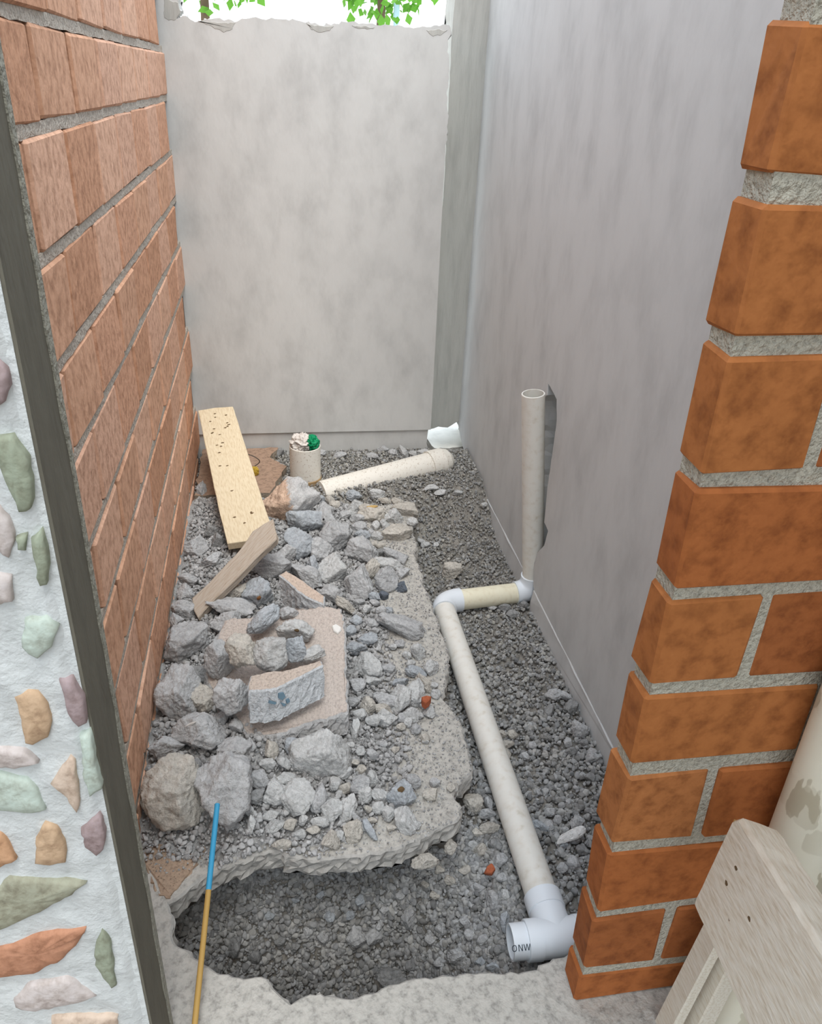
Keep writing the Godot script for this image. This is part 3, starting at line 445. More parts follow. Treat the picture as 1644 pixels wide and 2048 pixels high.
func materials() -> void:
	var mott := tex(noise(0.006, 6, 11, FastNoiseLite.TYPE_SIMPLEX_SMOOTH, 0.62), [0.0, 0.35, 0.6, 1.0], [grey(0.90), grey(0.955), grey(0.985), grey(1.0)], 1024)
	var fine := tex(noise(0.05, 5, 12), [0.0, 1.0], [grey(0.0), grey(1.0)])
	var coarse := tex(noise(0.02, 5, 13, FastNoiseLite.TYPE_SIMPLEX, 0.65), [0.0, 1.0], [grey(0.0), grey(1.0)])
	var pits := tex(noise(0.045, 3, 14, FastNoiseLite.TYPE_CELLULAR, 0.5), [0.0, 0.25, 1.0], [grey(0.2), grey(0.9), grey(1.0)])
	var stonecol := tex(noise(0.03, 5, 15, FastNoiseLite.TYPE_SIMPLEX, 0.7), [0.0, 0.3, 0.55, 1.0], [grey(0.7), grey(0.87), grey(0.96), grey(1.0)])
	var brickcol := tex(noise(0.018, 6, 16, FastNoiseLite.TYPE_SIMPLEX, 0.65), [0.0, 0.35, 0.6, 1.0], [Color(0.74, 0.70, 0.68), Color(0.88, 0.86, 0.84), Color(0.96, 0.95, 0.94), Color(1, 1, 1)], 512)
	var speck := tex(noise(0.09, 2, 17, FastNoiseLite.TYPE_SIMPLEX, 0.5), [0.0, 0.18, 0.24, 0.86, 1.0], [Color(0.5, 0.42, 0.33), Color(0.72, 0.64, 0.55), grey(0.97), grey(1.0), grey(1.0)])
	M.plaster = mat("plaster", Color(0.81, 0.808, 0.795), 0.95, mott, 1.1, fine, 0.06, true, Vector3(1, 0.55, 1))
	M.plaster_side = mat("plaster_side", Color(0.795, 0.795, 0.79), 0.92, mott, 0.9, fine, 0.06, true, Vector3(1, 0.5, 1))
	M.column = mat("column_concrete", Color(0.73, 0.725, 0.70), 0.95, mott, 1.7, coarse, 0.12, true, Vector3(2, 0.3, 2))
	M.jamb = mat("jamb_cement", Color(0.45, 0.435, 0.39), 0.95, mott, 2.2, coarse, 0.15, true, Vector3(2, 0.5, 2))
	M.lip = mat("cement_lip", Color(0.66, 0.65, 0.6), 0.98, stonecol, 5.0, coarse, 0.3)
	M.mortar = mat("brick_mortar", Color(0.40, 0.34, 0.30), 0.98, stonecol, 6.0, coarse, 0.35)
	M.bed_joint = mat("bed_joint", Color(0.78, 0.74, 0.69), 0.98, stonecol, 6.0, coarse, 0.35)
	M.pier_mortar = mat("pier_mortar", Color(0.78, 0.76, 0.70), 0.98, stonecol, 6.0, coarse, 0.4)
	for k in 5:
		var c: Color = [Color(0.86, 0.675, 0.56), Color(0.90, 0.725, 0.62), Color(0.825, 0.63, 0.51), Color(0.88, 0.705, 0.605), Color(0.855, 0.66, 0.545)][k]
		M["brick%d" % k] = mat("wall_brick", c, 0.95, brickcol, 3.0 + 0.3 * k, coarse, 0.12, true, Vector3(1, 0.8, 1))
	for k in 4:
		var c: Color = [Color(0.72, 0.455, 0.255), Color(0.70, 0.42, 0.23), Color(0.66, 0.395, 0.22), Color(0.74, 0.48, 0.285)][k]
		M["pier%d" % k] = mat("pier_brick", c, 0.78, brickcol, 1.9 + 0.2 * k, coarse, 0.1)
	M.slab = mat("slab_concrete", Color(0.765, 0.755, 0.735), 0.97, stonecol, 2.6, coarse, 0.25)
	M.slab.vertex_color_use_as_albedo = true
	M.soil = mat("soil", Color(0.79, 0.775, 0.75), 1.0, stonecol, 5.0, pits, 0.6)
	M.soil.vertex_color_use_as_albedo = true
	M.rock = mat("rubble", Color(1, 1, 1), 0.97, stonecol, 7.0, coarse, 0.35, false)
	M.rock.vertex_color_use_as_albedo = true
	M.pebble = mat("pebble", Color(1, 1, 1), 0.9)
	M.pebble.vertex_color_use_as_albedo = true
	M.dirt = mat("brown_dirt", Color(0.70, 0.605, 0.52), 1.0, stonecol, 6.0, pits, 0.4)
	M.pvc = mat("pvc_white", Color(0.88, 0.87, 0.84), 0.42, tex(noise(0.02, 5, 21), [0.0, 0.3, 0.5, 1.0], [Color(0.90, 0.88, 0.84), Color(0.98, 0.97, 0.96), Color(1, 1, 1), Color(1, 1, 1)]), 3.0)
	M.pvc_clean = mat("pvc_fitting", Color(0.88, 0.90, 0.92), 0.35)
	M.pvc_cream = mat("pvc_cream", Color(0.91, 0.885, 0.79), 0.45, M.pvc.albedo_texture, 4.0)
	M.pvc_dirty = mat("pvc_dirty", Color(0.89, 0.87, 0.83), 0.6, tex(noise(0.025, 5, 22, FastNoiseLite.TYPE_SIMPLEX, 0.6), [0.0, 0.20, 0.24, 1.0], [Color(0.55, 0.5, 0.47), Color(0.85, 0.8, 0.75), Color(1, 1, 1), Color(1, 1, 1)]), 5.0)
	M.amber = mat("glue_stain", Color(0.66, 0.55, 0.40), 0.5)
	M.ink = mat("printed_ink", Color(0.2, 0.24, 0.28), 0.6)
	M.paint_pipe = mat("peeling_paint", Color(1, 1, 1), 0.5, tex(noise(0.008, 4, 23, FastNoiseLite.TYPE_SIMPLEX, 0.5), [0.0, 0.30, 0.31, 1.0], [Color(0.74, 0.70, 0.61), Color(0.76, 0.72, 0.63), Color(0.92, 0.895, 0.82), Color(0.94, 0.92, 0.85)]), 3.0, null, 0.0, true, Vector3(1, 0.35, 1))
	var grain := tex(noise(0.03, 5, 24, FastNoiseLite.TYPE_SIMPLEX, 0.6), [0.0, 0.35, 0.6, 1.0], [Color(0.88, 0.84, 0.78), Color(0.95, 0.93, 0.90), Color(0.98, 0.97, 0.95), Color(1, 1, 1)])
	M.pine = mat("pale_pine", Color(0.87, 0.815, 0.71), 0.8, grain, 3.0, fine, 0.04, false, Vector3(3, 3, 0.5))
	M.grey_wood = mat("weathered_wood", Color(0.72, 0.675, 0.63), 0.95, grain, 3.0, coarse, 0.15, false, Vector3(4, 4, 0.4))
	M.white_wood = mat("limewashed_wood", Color(0.92, 0.895, 0.85), 0.85, grain, 2.5, coarse, 0.08, false, Vector3(4, 4, 0.5))
	M.wood_mark = mat("dent", Color(0.42, 0.34, 0.24), 0.95)
	M.wood_end = mat("raw_end_grain", Color(0.80, 0.68, 0.45), 0.9, grain, 8.0)
	M.dark_sheet = mat("dark_sheet", Color(0.17, 0.165, 0.165), 0.7)
	M.blue = mat("blue_paint", Color(0.25, 0.60, 0.76), 0.5)
	M.yellow = mat("yellow_rod", Color(0.72, 0.58, 0.33), 0.55)
	M.bag = mat("white_plastic", Color(0.82, 0.79, 0.76), 0.5)
	M.green_bag = mat("green_plastic", Color(0.05, 0.55, 0.36), 0.35)
	M.yellow_bit = mat("yellow_plastic", Color(0.75, 0.63, 0.25), 0.5)
	M.wire = mat("wire", Color(0.3, 0.28, 0.26), 0.6)
	M.chip = mat("brick_chip", Color(0.68, 0.38, 0.26), 0.9, stonecol, 9.0)
	M.white_chip = mat("white_chip", Color(0.86, 0.85, 0.83), 0.6)
	M.rust = mat("rust", Color(0.52, 0.36, 0.22), 0.9)
	M.stain_blue = mat("blue_stain", Color(0.42, 0.52, 0.58), 0.9)
	M.leaf = mat("leaf", Color(0.36, 0.56, 0.20), 0.6)
	M.leaf.backlight_enabled = true
	M.leaf.backlight = Color(0.3, 0.5, 0.15)
	M.bark = mat("bark", Color(0.4, 0.34, 0.28), 0.95)
	M.post = mat("pale_blue_paint", Color(0.72, 0.84, 0.90), 0.6)
	M.sign = mat("blue_sign", Color(0.30, 0.45, 0.66), 0.6)
	M.yard = mat("yard", Color(0.92, 0.905, 0.87), 0.95, mott, 1.5)  # extra pale albedo stands in for sunlight seen through the column hole
	M.front_yard = mat("front_yard", Color(0.48, 0.43, 0.38), 0.98, stonecol, 1.5)
	for e in [["tan", Color(0.80, 0.65, 0.50)], ["mauve", Color(0.62, 0.53, 0.55)], ["mint", Color(0.76, 0.84, 0.80)], ["peach", Color(0.86, 0.76, 0.68)], ["orange", Color(0.85, 0.62, 0.44)], ["olive", Color(0.60, 0.61, 0.52)], ["rust", Color(0.74, 0.47, 0.33)], ["green", Color(0.55, 0.60, 0.51)], ["pink", Color(0.82, 0.78, 0.78)]]:
		M["stone_" + e[0]] = mat("field_stone", e[1].lerp(Color(0.9, 0.9, 0.88), 0.25), 0.85, brickcol, 4.0, coarse, 0.08)
	M.stone_mortar = mat("stone_mortar", Color(0.84, 0.855, 0.855), 0.97, mott, 5.0, coarse, 0.12)

# ---------- shapes ----------
func sphere(sub: int) -> Array:
	if ico.has(sub): return ico[sub]
	var t := (1.0 + sqrt(5.0)) / 2.0
	var v: Array[Vector3] = []
	for p in [Vector3(-1, t, 0), Vector3(1, t, 0), Vector3(-1, -t, 0), Vector3(1, -t, 0), Vector3(0, -1, t), Vector3(0, 1, t), Vector3(0, -1, -t), Vector3(0, 1, -t), Vector3(t, 0, -1), Vector3(t, 0, 1), Vector3(-t, 0, -1), Vector3(-t, 0, 1)]:
		v.append(p.normalized())
	var f: Array = []
	for i in 12:
		for j in range(i + 1, 12):
			for k in range(j + 1, 12):
				if v[i].distance_to(v[j]) < 1.1 and v[j].distance_to(v[k]) < 1.1 and v[i].distance_to(v[k]) < 1.1:
					var n := (v[j] - v[i]).cross(v[k] - v[i])
					f.append([i, k, j] if n.dot(v[i]) > 0 else [i, j, k])
	for s in sub:
		var mid := {}
		var g: Array = []
		for q in f:
			var m: Array = []
			for e in 3:
				var a: int = q[e]
				var b: int = q[(e + 1) % 3]
				var key := Vector2i(mini(a, b), maxi(a, b))
				if not mid.has(key):
					mid[key] = v.size()
					v.append((v[a] + v[b]).normalized())
				m.append(mid[key])
			g.append_array([[q[0], m[0], m[2]], [q[1], m[1], m[0]], [q[2], m[2], m[1]], [m[0], m[1], m[2]]])
		f = g
	ico[sub] = [v, f]
	return ico[sub]

func indexed(v: PackedVector3Array, idx: PackedInt32Array, col: PackedColorArray) -> ArrayMesh:
	var nrm := PackedVector3Array()
	nrm.resize(v.size())
	for i in range(0, idx.size(), 3):
		var n := (v[idx[i + 2]] - v[idx[i]]).cross(v[idx[i + 1]] - v[idx[i]])
		for k in 3: nrm[idx[i + k]] += n
	for i in nrm.size(): nrm[i] = nrm[i].normalized()
	var arr: Array = []
	arr.resize(Mesh.ARRAY_MAX)
	arr[Mesh.ARRAY_VERTEX] = v
	arr[Mesh.ARRAY_NORMAL] = nrm
	if col.size() > 0: arr[Mesh.ARRAY_COLOR] = col
	arr[Mesh.ARRAY_INDEX] = idx
	var am := ArrayMesh.new()
	am.add_surface_from_arrays(Mesh.PRIMITIVE_TRIANGLES, arr)
	return am

# a broken stone: a sphere cut by random planes, roughened; half extents ext
func rock(sub: int, seed_: int, ext: Vector3, style: int, rough := 0.07, cuts := 13) -> ArrayMesh:
	var r := RandomNumberGenerator.new()
	r.seed = seed_
	var base: Array = sphere(sub)
	var dirs: Array[Vector3] = base[0]
	var ns: Array[Vector3] = []
	var ds: Array[float] = []
	for i in cuts:
		ns.append(Vector3(r.randf_range(-1, 1), r.randf_range(-1, 1), r.randf_range(-1, 1)).normalized())
		ds.append(r.randf_range(0.52, 0.86))
	var v := PackedVector3Array()
	var lo := Vector3.ONE * 9.0
	var hi := -lo
	var off := Vector3(r.randf(), r.randf(), r.randf()) * 50.0
	for d in dirs:
		var rad := 1.0
		for i in cuts:
			var c := d.dot(ns[i])
			if c > 0.05: rad = minf(rad, ds[i] / c)
		rad *= 1.0 + rough * (1.4 * rough_noise.get_noise_3dv((d * 1.5 + off) * 10.0) + 0.9 * rough_noise.get_noise_3dv((d * 4.5 + off) * 10.0))
		var p := d * rad
		v.append(p)
		lo = lo.min(p)
		hi = hi.max(p)
	var col := PackedColorArray()
	var idx := PackedInt32Array()
	var mid := (lo + hi) * 0.5
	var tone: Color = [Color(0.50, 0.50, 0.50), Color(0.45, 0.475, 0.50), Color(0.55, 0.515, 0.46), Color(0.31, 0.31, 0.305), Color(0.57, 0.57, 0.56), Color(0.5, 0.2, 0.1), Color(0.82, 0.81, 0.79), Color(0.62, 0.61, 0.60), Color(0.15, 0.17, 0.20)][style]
	tone = tone * r.randf_range(0.93, 1.07)
	for i in v.size():
		var d: Vector3 = dirs[i]
		v[i] = (v[i] - mid) / ((hi - lo) * 0.5) * ext
		var c := tone * (1.0 + 0.22 * rough_noise.get_noise_3dv((d * 2.0 + off) * 8.0))
		if style == 7 and d.x * 0.9 - d.y * 0.2 < 0.16 + 0.1 * rough_noise.get_noise_3dv(d * 60.0): c = Color(0.66, 0.47, 0.35) * (1.0 + 0.2 * rough_noise.get_noise_3dv(d * 40.0))
		c.a = 1.0
		col.append(c)
	for q in base[1]:
		for k in 3: idx.append(q[k])
	return indexed(v, idx, col)

func face(st: SurfaceTool, pts: Array, out: Vector3, c := Color.WHITE) -> void:
	var n: Vector3 = (pts[1] - pts[0]).cross(pts[2] - pts[0])
	var flip := n.dot(out) > 0.0
	for i in range(1, pts.size() - 1):
		for k in ([0, i + 1, i] if flip else [0, i, i + 1]):
			st.set_color(c)
			st.add_vertex(pts[k])

# a block with chamfered, slightly uneven edges
func block(size: Vector3, ch: float, jit: float, seed_: int) -> ArrayMesh:
	var r := RandomNumberGenerator.new()
	r.seed = seed_
	var p := {}
	for sx in [-1, 1]:
		for sy in [-1, 1]:
			for sz in [-1, 1]:
				var s := Vector3(sx, sy, sz)
				var c := size * 0.5 * s + Vector3(r.randf_range(-jit, jit), r.randf_range(-jit, jit), r.randf_range(-jit, jit))
				for a in 3:
					var q := c
					for b in 3:
						if b != a: q[b] -= s[b] * ch * r.randf_range(0.7, 1.3)
					p[[sx, sy, sz, a]] = q
	var st := SurfaceTool.new()
	st.begin(Mesh.PRIMITIVE_TRIANGLES)
	st.set_smooth_group(-1)
	for a in 3:
		var b := (a + 1) % 3
		var c := (a + 2) % 3
		for s in [-1, 1]:
			var quad: Array = []
			for k in [[-1, -1], [1, -1], [1, 1], [-1, 1]]:
				var key := [0, 0, 0, a]
				key[a] = s
				key[b] = k[0]
				key[c] = k[1]
				quad.append(p[key])
			var o := Vector3.ZERO
			o[a] = s
			face(st, quad, o)
		for s in [-1, 1]:
			for t in [-1, 1]:
				var quad: Array = []
				for k in [[-1, b], [1, b], [1, c], [-1, c]]:
					var key := [0, 0, 0, k[1]]
					key[a] = k[0]
					key[b] = s
					key[c] = t
					quad.append(p[key])
				var o := Vector3.ZERO
				o[b] = s
				o[c] = t
				face(st, quad, o)
	for sx in [-1, 1]:
		for sy in [-1, 1]:
			for sz in [-1, 1]:
				face(st, [p[[sx, sy, sz, 0]], p[[sx, sy, sz, 1]], p[[sx, sy, sz, 2]]], Vector3(sx, sy, sz))
	st.generate_normals()
	return st.commit()

# outline with more points, moved sideways at random
func ragged(pts: Array, gap: float, jit: float, seed_: int, closed := true) -> Array:
	var r := RandomNumberGenerator.new()
	r.seed = seed_
	var out: Array = []
	for i in pts.size():
		var a: Vector3 = pts[i]
		var b: Vector3 = pts[(i + 1) % pts.size()]
		out.append(a)
		var n := int(a.distance_to(b) / gap) if closed or i < pts.size() - 1 else 0
		for k in n:
			var t := (k + 1.0) / (n + 1.0)
			var p := a.lerp(b, t)
			out.append(p + Vector3(r.randf_range(-jit, jit), r.randf_range(-jit, jit), r.randf_range(-jit, jit)))
	return out

# flat outline pushed along drop; the sides go through rings that wander in and out by wob
func prism(pts: Array, drop: Vector3, rings := 1, wob := 0.0, seed_ := 1, top := Color.WHITE, side := Color.WHITE, bevel := 0.0) -> ArrayMesh:
	var r := RandomNumberGenerator.new()
	r.seed = seed_
	var n := pts.size()
	var nrm := Vector3.ZERO
	var mid := Vector3.ZERO
	for i in n:
		nrm += (pts[i] as Vector3).cross(pts[(i + 1) % n])
		mid += pts[i] / float(n)
	nrm = nrm.normalized()
	if nrm.dot(drop) > 0: nrm = -nrm
	var u := nrm.cross(Vector3(0.31, 0.52, 0.79)).normalized()
	var w := nrm.cross(u)
	var flat := PackedVector2Array()
	for p in pts: flat.append(Vector2((p - mid).dot(u), (p - mid).dot(w)))
	var st := SurfaceTool.new()
	st.begin(Mesh.PRIMITIVE_TRIANGLES)
	st.set_smooth_group(-1)
	var area := 0.0
	for i in n: area += flat[i].cross(flat[(i + 1) % n])
	var sgn := 1.0 if area > 0 else -1.0
	var outw: Array = []
	for i in n:
		var e := flat[(i + 1) % n] - flat[(i + n - 1) % n]
		var o2 := Vector2(e.y, -e.x).normalized() * sgn
		outw.append(u * o2.x + w * o2.y)
	var levels: Array = []
	var ringtop: Array = []
	for i in n: ringtop.append(pts[i] - outw[i] * bevel)
	levels.append(ringtop)
	if bevel > 0.0:
		var rb: Array = []
		for i in n: rb.append(pts[i] + drop.normalized() * bevel)
		levels.append(rb)
	for k in range(1, rings + 1):
		var lv: Array = []
		for i in n:
			var o: Vector3 = outw[i] * r.randf_range(-wob, wob * 0.6) + ((pts[(i + 1) % n] - pts[i]) * r.randf_range(-0.3, 0.3) * (1.0 if wob > 0.0 else 0.0)).limit_length(wob * 0.5)
			lv.append(pts[i] + drop * (float(k) / rings) + o + drop * (r.randf_range(-0.35, 0.35) / rings if k < rings else 0.0))
		levels.append(lv)
	var tri := Geometry2D.triangulate_polygon(flat)
	for i in range(0, tri.size(), 3):
		face(st, [ringtop[tri[i]], ringtop[tri[i + 1]], ringtop[tri[i + 2]]], nrm, top)
		var lb: Array = levels[-1]
		face(st, [lb[tri[i]], lb[tri[i + 1]], lb[tri[i + 2]]], -nrm, side)
	for k in levels.size() - 1:
		for i in n:
			var j := (i + 1) % n
			var o: Vector3 = outw[i] + outw[j]
			face(st, [levels[k][i], levels[k][j], levels[k + 1][j]], o, side)
			face(st, [levels[k][i], levels[k + 1][j], levels[k + 1][i]], o, side)
	st.generate_normals()
	return st.commit()

func box_into(st: SurfaceTool, lo: Vector3, hi: Vector3) -> void:
	for a in 3:
		for s in 2:
			var q: Array = []
			for k in [[0, 0], [1, 0], [1, 1], [0, 1]]:
				var p := Vector3.ZERO
				p[a] = hi[a] if s else lo[a]
				p[(a + 1) % 3] = hi[(a + 1) % 3] if k[0] else lo[(a + 1) % 3]
				p[(a + 2) % 3] = hi[(a + 2) % 3] if k[1] else lo[(a + 2) % 3]
				q.append(p)
			var o := Vector3.ZERO
			o[a] = 1.0 if s else -1.0
			face(st, q, o)

func boxes(list: Array) -> ArrayMesh:
	var st := SurfaceTool.new()
	st.begin(Mesh.PRIMITIVE_TRIANGLES)
	st.set_smooth_group(-1)
	for b in list: box_into(st, b[0], b[1])
	st.generate_normals()
	return st.commit()

# turned shape round the line a -> b; profile holds Vector2(metres along, radius)
func lathe(a: Vector3, b: Vector3, profile: Array, seg := 40) -> ArrayMesh:
	var st := SurfaceTool.new()
	st.begin(Mesh.PRIMITIVE_TRIANGLES)
	var d := (b - a).normalized()
	var u := d.cross(Vector3(0.3, 0.2, 0.93)).normalized()
	var w := d.cross(u)
	for k in profile.size() - 1:
		st.set_smooth_group(k + 1)
		var p: Vector2 = profile[k]
		var q: Vector2 = profile[k + 1]
		for i in seg:
			var c0 := u * cos(TAU * i / seg) + w * sin(TAU * i / seg)
			var c1 := u * cos(TAU * (i + 1) / seg) + w * sin(TAU * (i + 1) / seg)
			var A := a + d * p.x + c0 * p.y
			var B := a + d * p.x + c1 * p.y
			var C := a + d * q.x + c1 * q.y
			var D := a + d * q.x + c0 * q.y
			for t in [A, B, C, A, C, D]: st.add_vertex(t)
	st.generate_normals()
	return st.commit()

# round tube swept along points
func sweep(pts: Array, radius: Callable, seg := 28, cap := true) -> ArrayMesh:
	var st := SurfaceTool.new()
	st.begin(Mesh.PRIMITIVE_TRIANGLES)
	var rings: Array = []
	var u := Vector3.ZERO
	for i in pts.size():
		var t: Vector3 = (pts[mini(i + 1, pts.size() - 1)] - pts[maxi(i - 1, 0)]).normalized()
		if i == 0: u = t.cross(Vector3(0.21, 0.83, 0.5)).normalized()
		u = (u - t * u.dot(t)).normalized()
		var w := t.cross(u)
		var ring: Array = []
		for k in seg + 1: ring.append(pts[i] + (u * cos(TAU * k / seg) + w * sin(TAU * k / seg)) * radius.call(float(i) / (pts.size() - 1)))
		rings.append(ring)
	st.set_smooth_group(1)
	for i in rings.size() - 1:
		for k in seg:
			for p in [rings[i][k], rings[i][k + 1], rings[i + 1][k + 1], rings[i][k], rings[i + 1][k + 1], rings[i + 1][k]]: st.add_vertex(p)
	if cap:
		st.set_smooth_group(2)
		for e in [[0, -1.0], [rings.size() - 1, 1.0]]:
			var ring: Array = rings[e[0]]
			for k in seg:
				for p in ([pts[e[0]], ring[k], ring[k + 1]] if e[1] > 0 else [pts[e[0]], ring[k + 1], ring[k]]): st.add_vertex(p)
	st.generate_normals()
	return st.commit()

func bend(a: Vector3, corner: Vector3, b: Vector3, n := 12) -> Array:
	var out: Array = []
	for i in n + 1:
		var t := float(i) / n
		out.append(a.lerp(corner, t).lerp(corner.lerp(b, t), t))
	return out

func grid(x0: float, x1: float, z0: float, z1: float, step: float, fn: Callable, cf: Callable, keep = null) -> ArrayMesh:
	var nx := int((x1 - x0) / step) + 1
	var nz := int((z1 - z0) / step) + 1
	var v := PackedVector3Array()
	var col := PackedColorArray()
	var idx := PackedInt32Array()
	for j in nz:
		for i in nx:
			var x := x0 + i * step
			var z := z0 + j * step
			v.append(Vector3(x, fn.call(x, z), z))
			col.append(cf.call(x, z))
	for j in nz - 1:
		for i in nx - 1:
			if keep != null and not keep.call(x0 + (i + 0.5) * step, z0 + (j + 0.5) * step): continue
			var a := j * nx + i
			for k in [a, a + 1, a + nx, a + 1, a + nx + 1, a + nx]: idx.append(k)
	return indexed(v, idx, col)

func scatter(called: String, mesh: Mesh, m: Material, list: Array, cols: Array, label: String, category: String) -> void:
	var mm := MultiMesh.new()
	mm.transform_format = MultiMesh.TRANSFORM_3D
	mm.use_colors = true
	mm.mesh = mesh
	mm.instance_count = list.size()
	for i in list.size():
		mm.set_instance_transform(i, list[i])
		mm.set_instance_color(i, cols[i])
	var o := MultiMeshInstance3D.new()
	o.name = numbered(called)
	o.multimesh = mm
	o.material_override = m
	tag(o, label, category, "", "stuff")
	add_child(o, true)

# ---------- ground heights ----------
func ss(t: float) -> float:
	t = clampf(t, 0.0, 1.0)
	return t * t * (3.0 - 2.0 * t)

func heap(x: float, z: float) -> float:
	var w := ss((-1.02 - z) / 0.25) * ss((z + 2.62) / 0.3)
	return 0.004 + 0.03 * ss((0.33 - x) / 0.4) * w + 0.035 * ss((0.1 - x) / 0.3) * w + 0.025 * exp(-pow((x + 0.05) / 0.16, 2) - pow((z + 1.5) / 0.4, 2))

func trench(x: float, z: float) -> float:
	var g := -0.075 + 0.105 * ss((-2.25 - z) / 0.3) + 0.015 * ss((x - 0.55) / 0.15) - 0.07 * ss((x - 0.56) / 0.06) * ss((-2.78 - z) / 0.1)
	var r := pow(absf((x - 0.03) / 0.27), 2.6) + pow(absf((z + 0.86) / 0.2), 2.6)
	return g - 0.34 * exp(-r * 1.1)

var slab_flat := PackedVector2Array()
func on_slab(x: float, z: float) -> bool: return Geometry2D.is_point_in_polygon(Vector2(x, z), slab_flat)

func turn() -> Basis:
	return Basis.from_euler(Vector3(rng.randf() * TAU, rng.randf() * TAU, rng.randf() * TAU))

# ---------- scene ----------
func _ready() -> void:
	rng.seed = 77
	var cam := Camera3D.new()
	cam.name = "camera"
	cam.transform = Transform3D(Basis(Vector3(0.98774, 0.04123, 0.15091), Vector3(0.03599, 0.87882, -0.47578), Vector3(-0.15224, 0.47538, 0.86651)).orthonormalized(), Vector3(0, 1.3, 0))
	cam.fov = 65.532
	cam.near = 0.02
	cam.far = 60.0
	add_child(cam)
	cam.current = true
	var sky_mat := ProceduralSkyMaterial.new()
	sky_mat.sky_top_color = Color(0.88, 0.94, 1.0)
	sky_mat.sky_horizon_color = Color(0.98, 0.99, 1.0)
	sky_mat.ground_horizon_color = Color(0.85, 0.83, 0.80)
	sky_mat.ground_bottom_color = Color(0.6, 0.58, 0.55)
	sky_mat.sky_curve = 0.25
	sky_mat.sun_angle_max = 1.0
	var sky := Sky.new()
	sky.sky_material = sky_mat
	var env := Environment.new()
	env.background_mode = Environment.BG_SKY
	env.sky = sky
	env.ambient_light_source = Environment.AMBIENT_SOURCE_SKY
	env.background_energy_multiplier = 1.0
	env.tonemap_mode = Environment.TONE_MAPPER_LINEAR
	env.tonemap_exposure = 2.3
	env.sdfgi_enabled = true
	env.ssao_enabled = true
	env.ssil_enabled = true
	var we := WorldEnvironment.new()
	we.name = "environment"
	we.environment = env
	add_child(we)
	var sun := DirectionalLight3D.new()
	sun.name = "sun"
	sun.light_color = Color(1.0, 0.985, 0.96)
	sun.sky_mode = DirectionalLight3D.SKY_MODE_LIGHT_ONLY
	sun.light_energy = 0.45
	sun.light_angular_distance = 40.0
	sun.shadow_enabled = true
	sun.look_at_from_position(Vector3(0.5, 5.0, 2.2), Vector3(0, 0, 0))
	add_child(sun)

	rough_noise.noise_type = FastNoiseLite.TYPE_SIMPLEX
	rough_noise.frequency = 0.1
	rough_noise.fractal_octaves = 4
	rough_noise.seed = 5
	materials()
	setting()
	pipes()
	timber()
	rubble()
	gravel()
	outside()

func setting() -> void:
	# ground under everything
	var bump := noise(0.9, 5, 31)
	bump.frequency = 9.0
	part("ground", grid(-0.5, 0.86, -2.99, -0.45, 0.0125, func(x, z): return trench(x, z) - 0.012 + 0.012 * bump.get_noise_2d(x, z), func(x, z):
		var k: float = 0.50 + 0.16 * bump.get_noise_2d(x * 1.7 + 3.0, z * 1.7)
		return Color(k, k * 0.97, k * 0.92)), M.soil)
	tag(get_node("ground"), "grey gravelly soil in the trench and the dug pit", "soil", "", "structure")
	# floor slab with its broken edge; the pit and the trench stay open
	var edge: Array = []
	for p in SLAB_EDGE: edge.append(Vector3(p.x, 0, p.y))
	var outline := ragged(edge, 0.012, 0.003, 3, false)
	for i in outline.size(): outline[i].y = 0.0
	outline.append_array([Vector3(0.72, 0, -0.79), Vector3(0.72, 0, -0.45), Vector3(-0.34, 0, -0.45), Vector3(-0.34, 0, -2.5), Vector3(0.1, 0, -2.45), Vector3(0.3, 0, -2.42)])
	for p in outline: slab_flat.append(Vector2(p.x, p.z))
	var fl := part("floor", prism(outline, Vector3(0, -0.046, 0), 5, 0.007, 4, Color(0.95, 0.93, 0.90), Color(0.9, 0.89, 0.875), 0.004), M.slab)
	tag(fl, "broken grey concrete floor slab with a jagged edge along the trench and pit", "floor", "", "structure")
	part("dirt_patch", prism(ragged(DIRT, 0.008, 0.0035, 6), Vector3(0, -0.004, 0)), M.dirt, fl)
	# rough screed patch left in the far left corner
	var patch := ragged([Vector3(-0.31, 0.03, -2.83), Vector3(-0.03, 0.03, -2.83), Vector3(-0.06, 0.03, -2.74), Vector3(0.0, 0.03, -2.66), Vector3(-0.03, 0.03, -2.56), Vector3(-0.06, 0.03, -2.45), Vector3(-0.31, 0.03, -2.45)], 0.03, 0.006, 5)
	for i in patch.size(): patch[i].y = 0.05
	tag(part("floor_patch", prism(patch, Vector3(0, -0.12, 0), 2, 0.006, 6, Color(0.72, 0.5, 0.38), Color(0.7, 0.6, 0.5)), M.slab), "brownish floor remnant with a ragged edge behind the pale plank", "floor", "", "structure")
	left_wall()
	back_wall()
	right_wall()
	pier()
	stone_wall()

func wall_x(z: float) -> float: return -0.292 + 0.01 * z

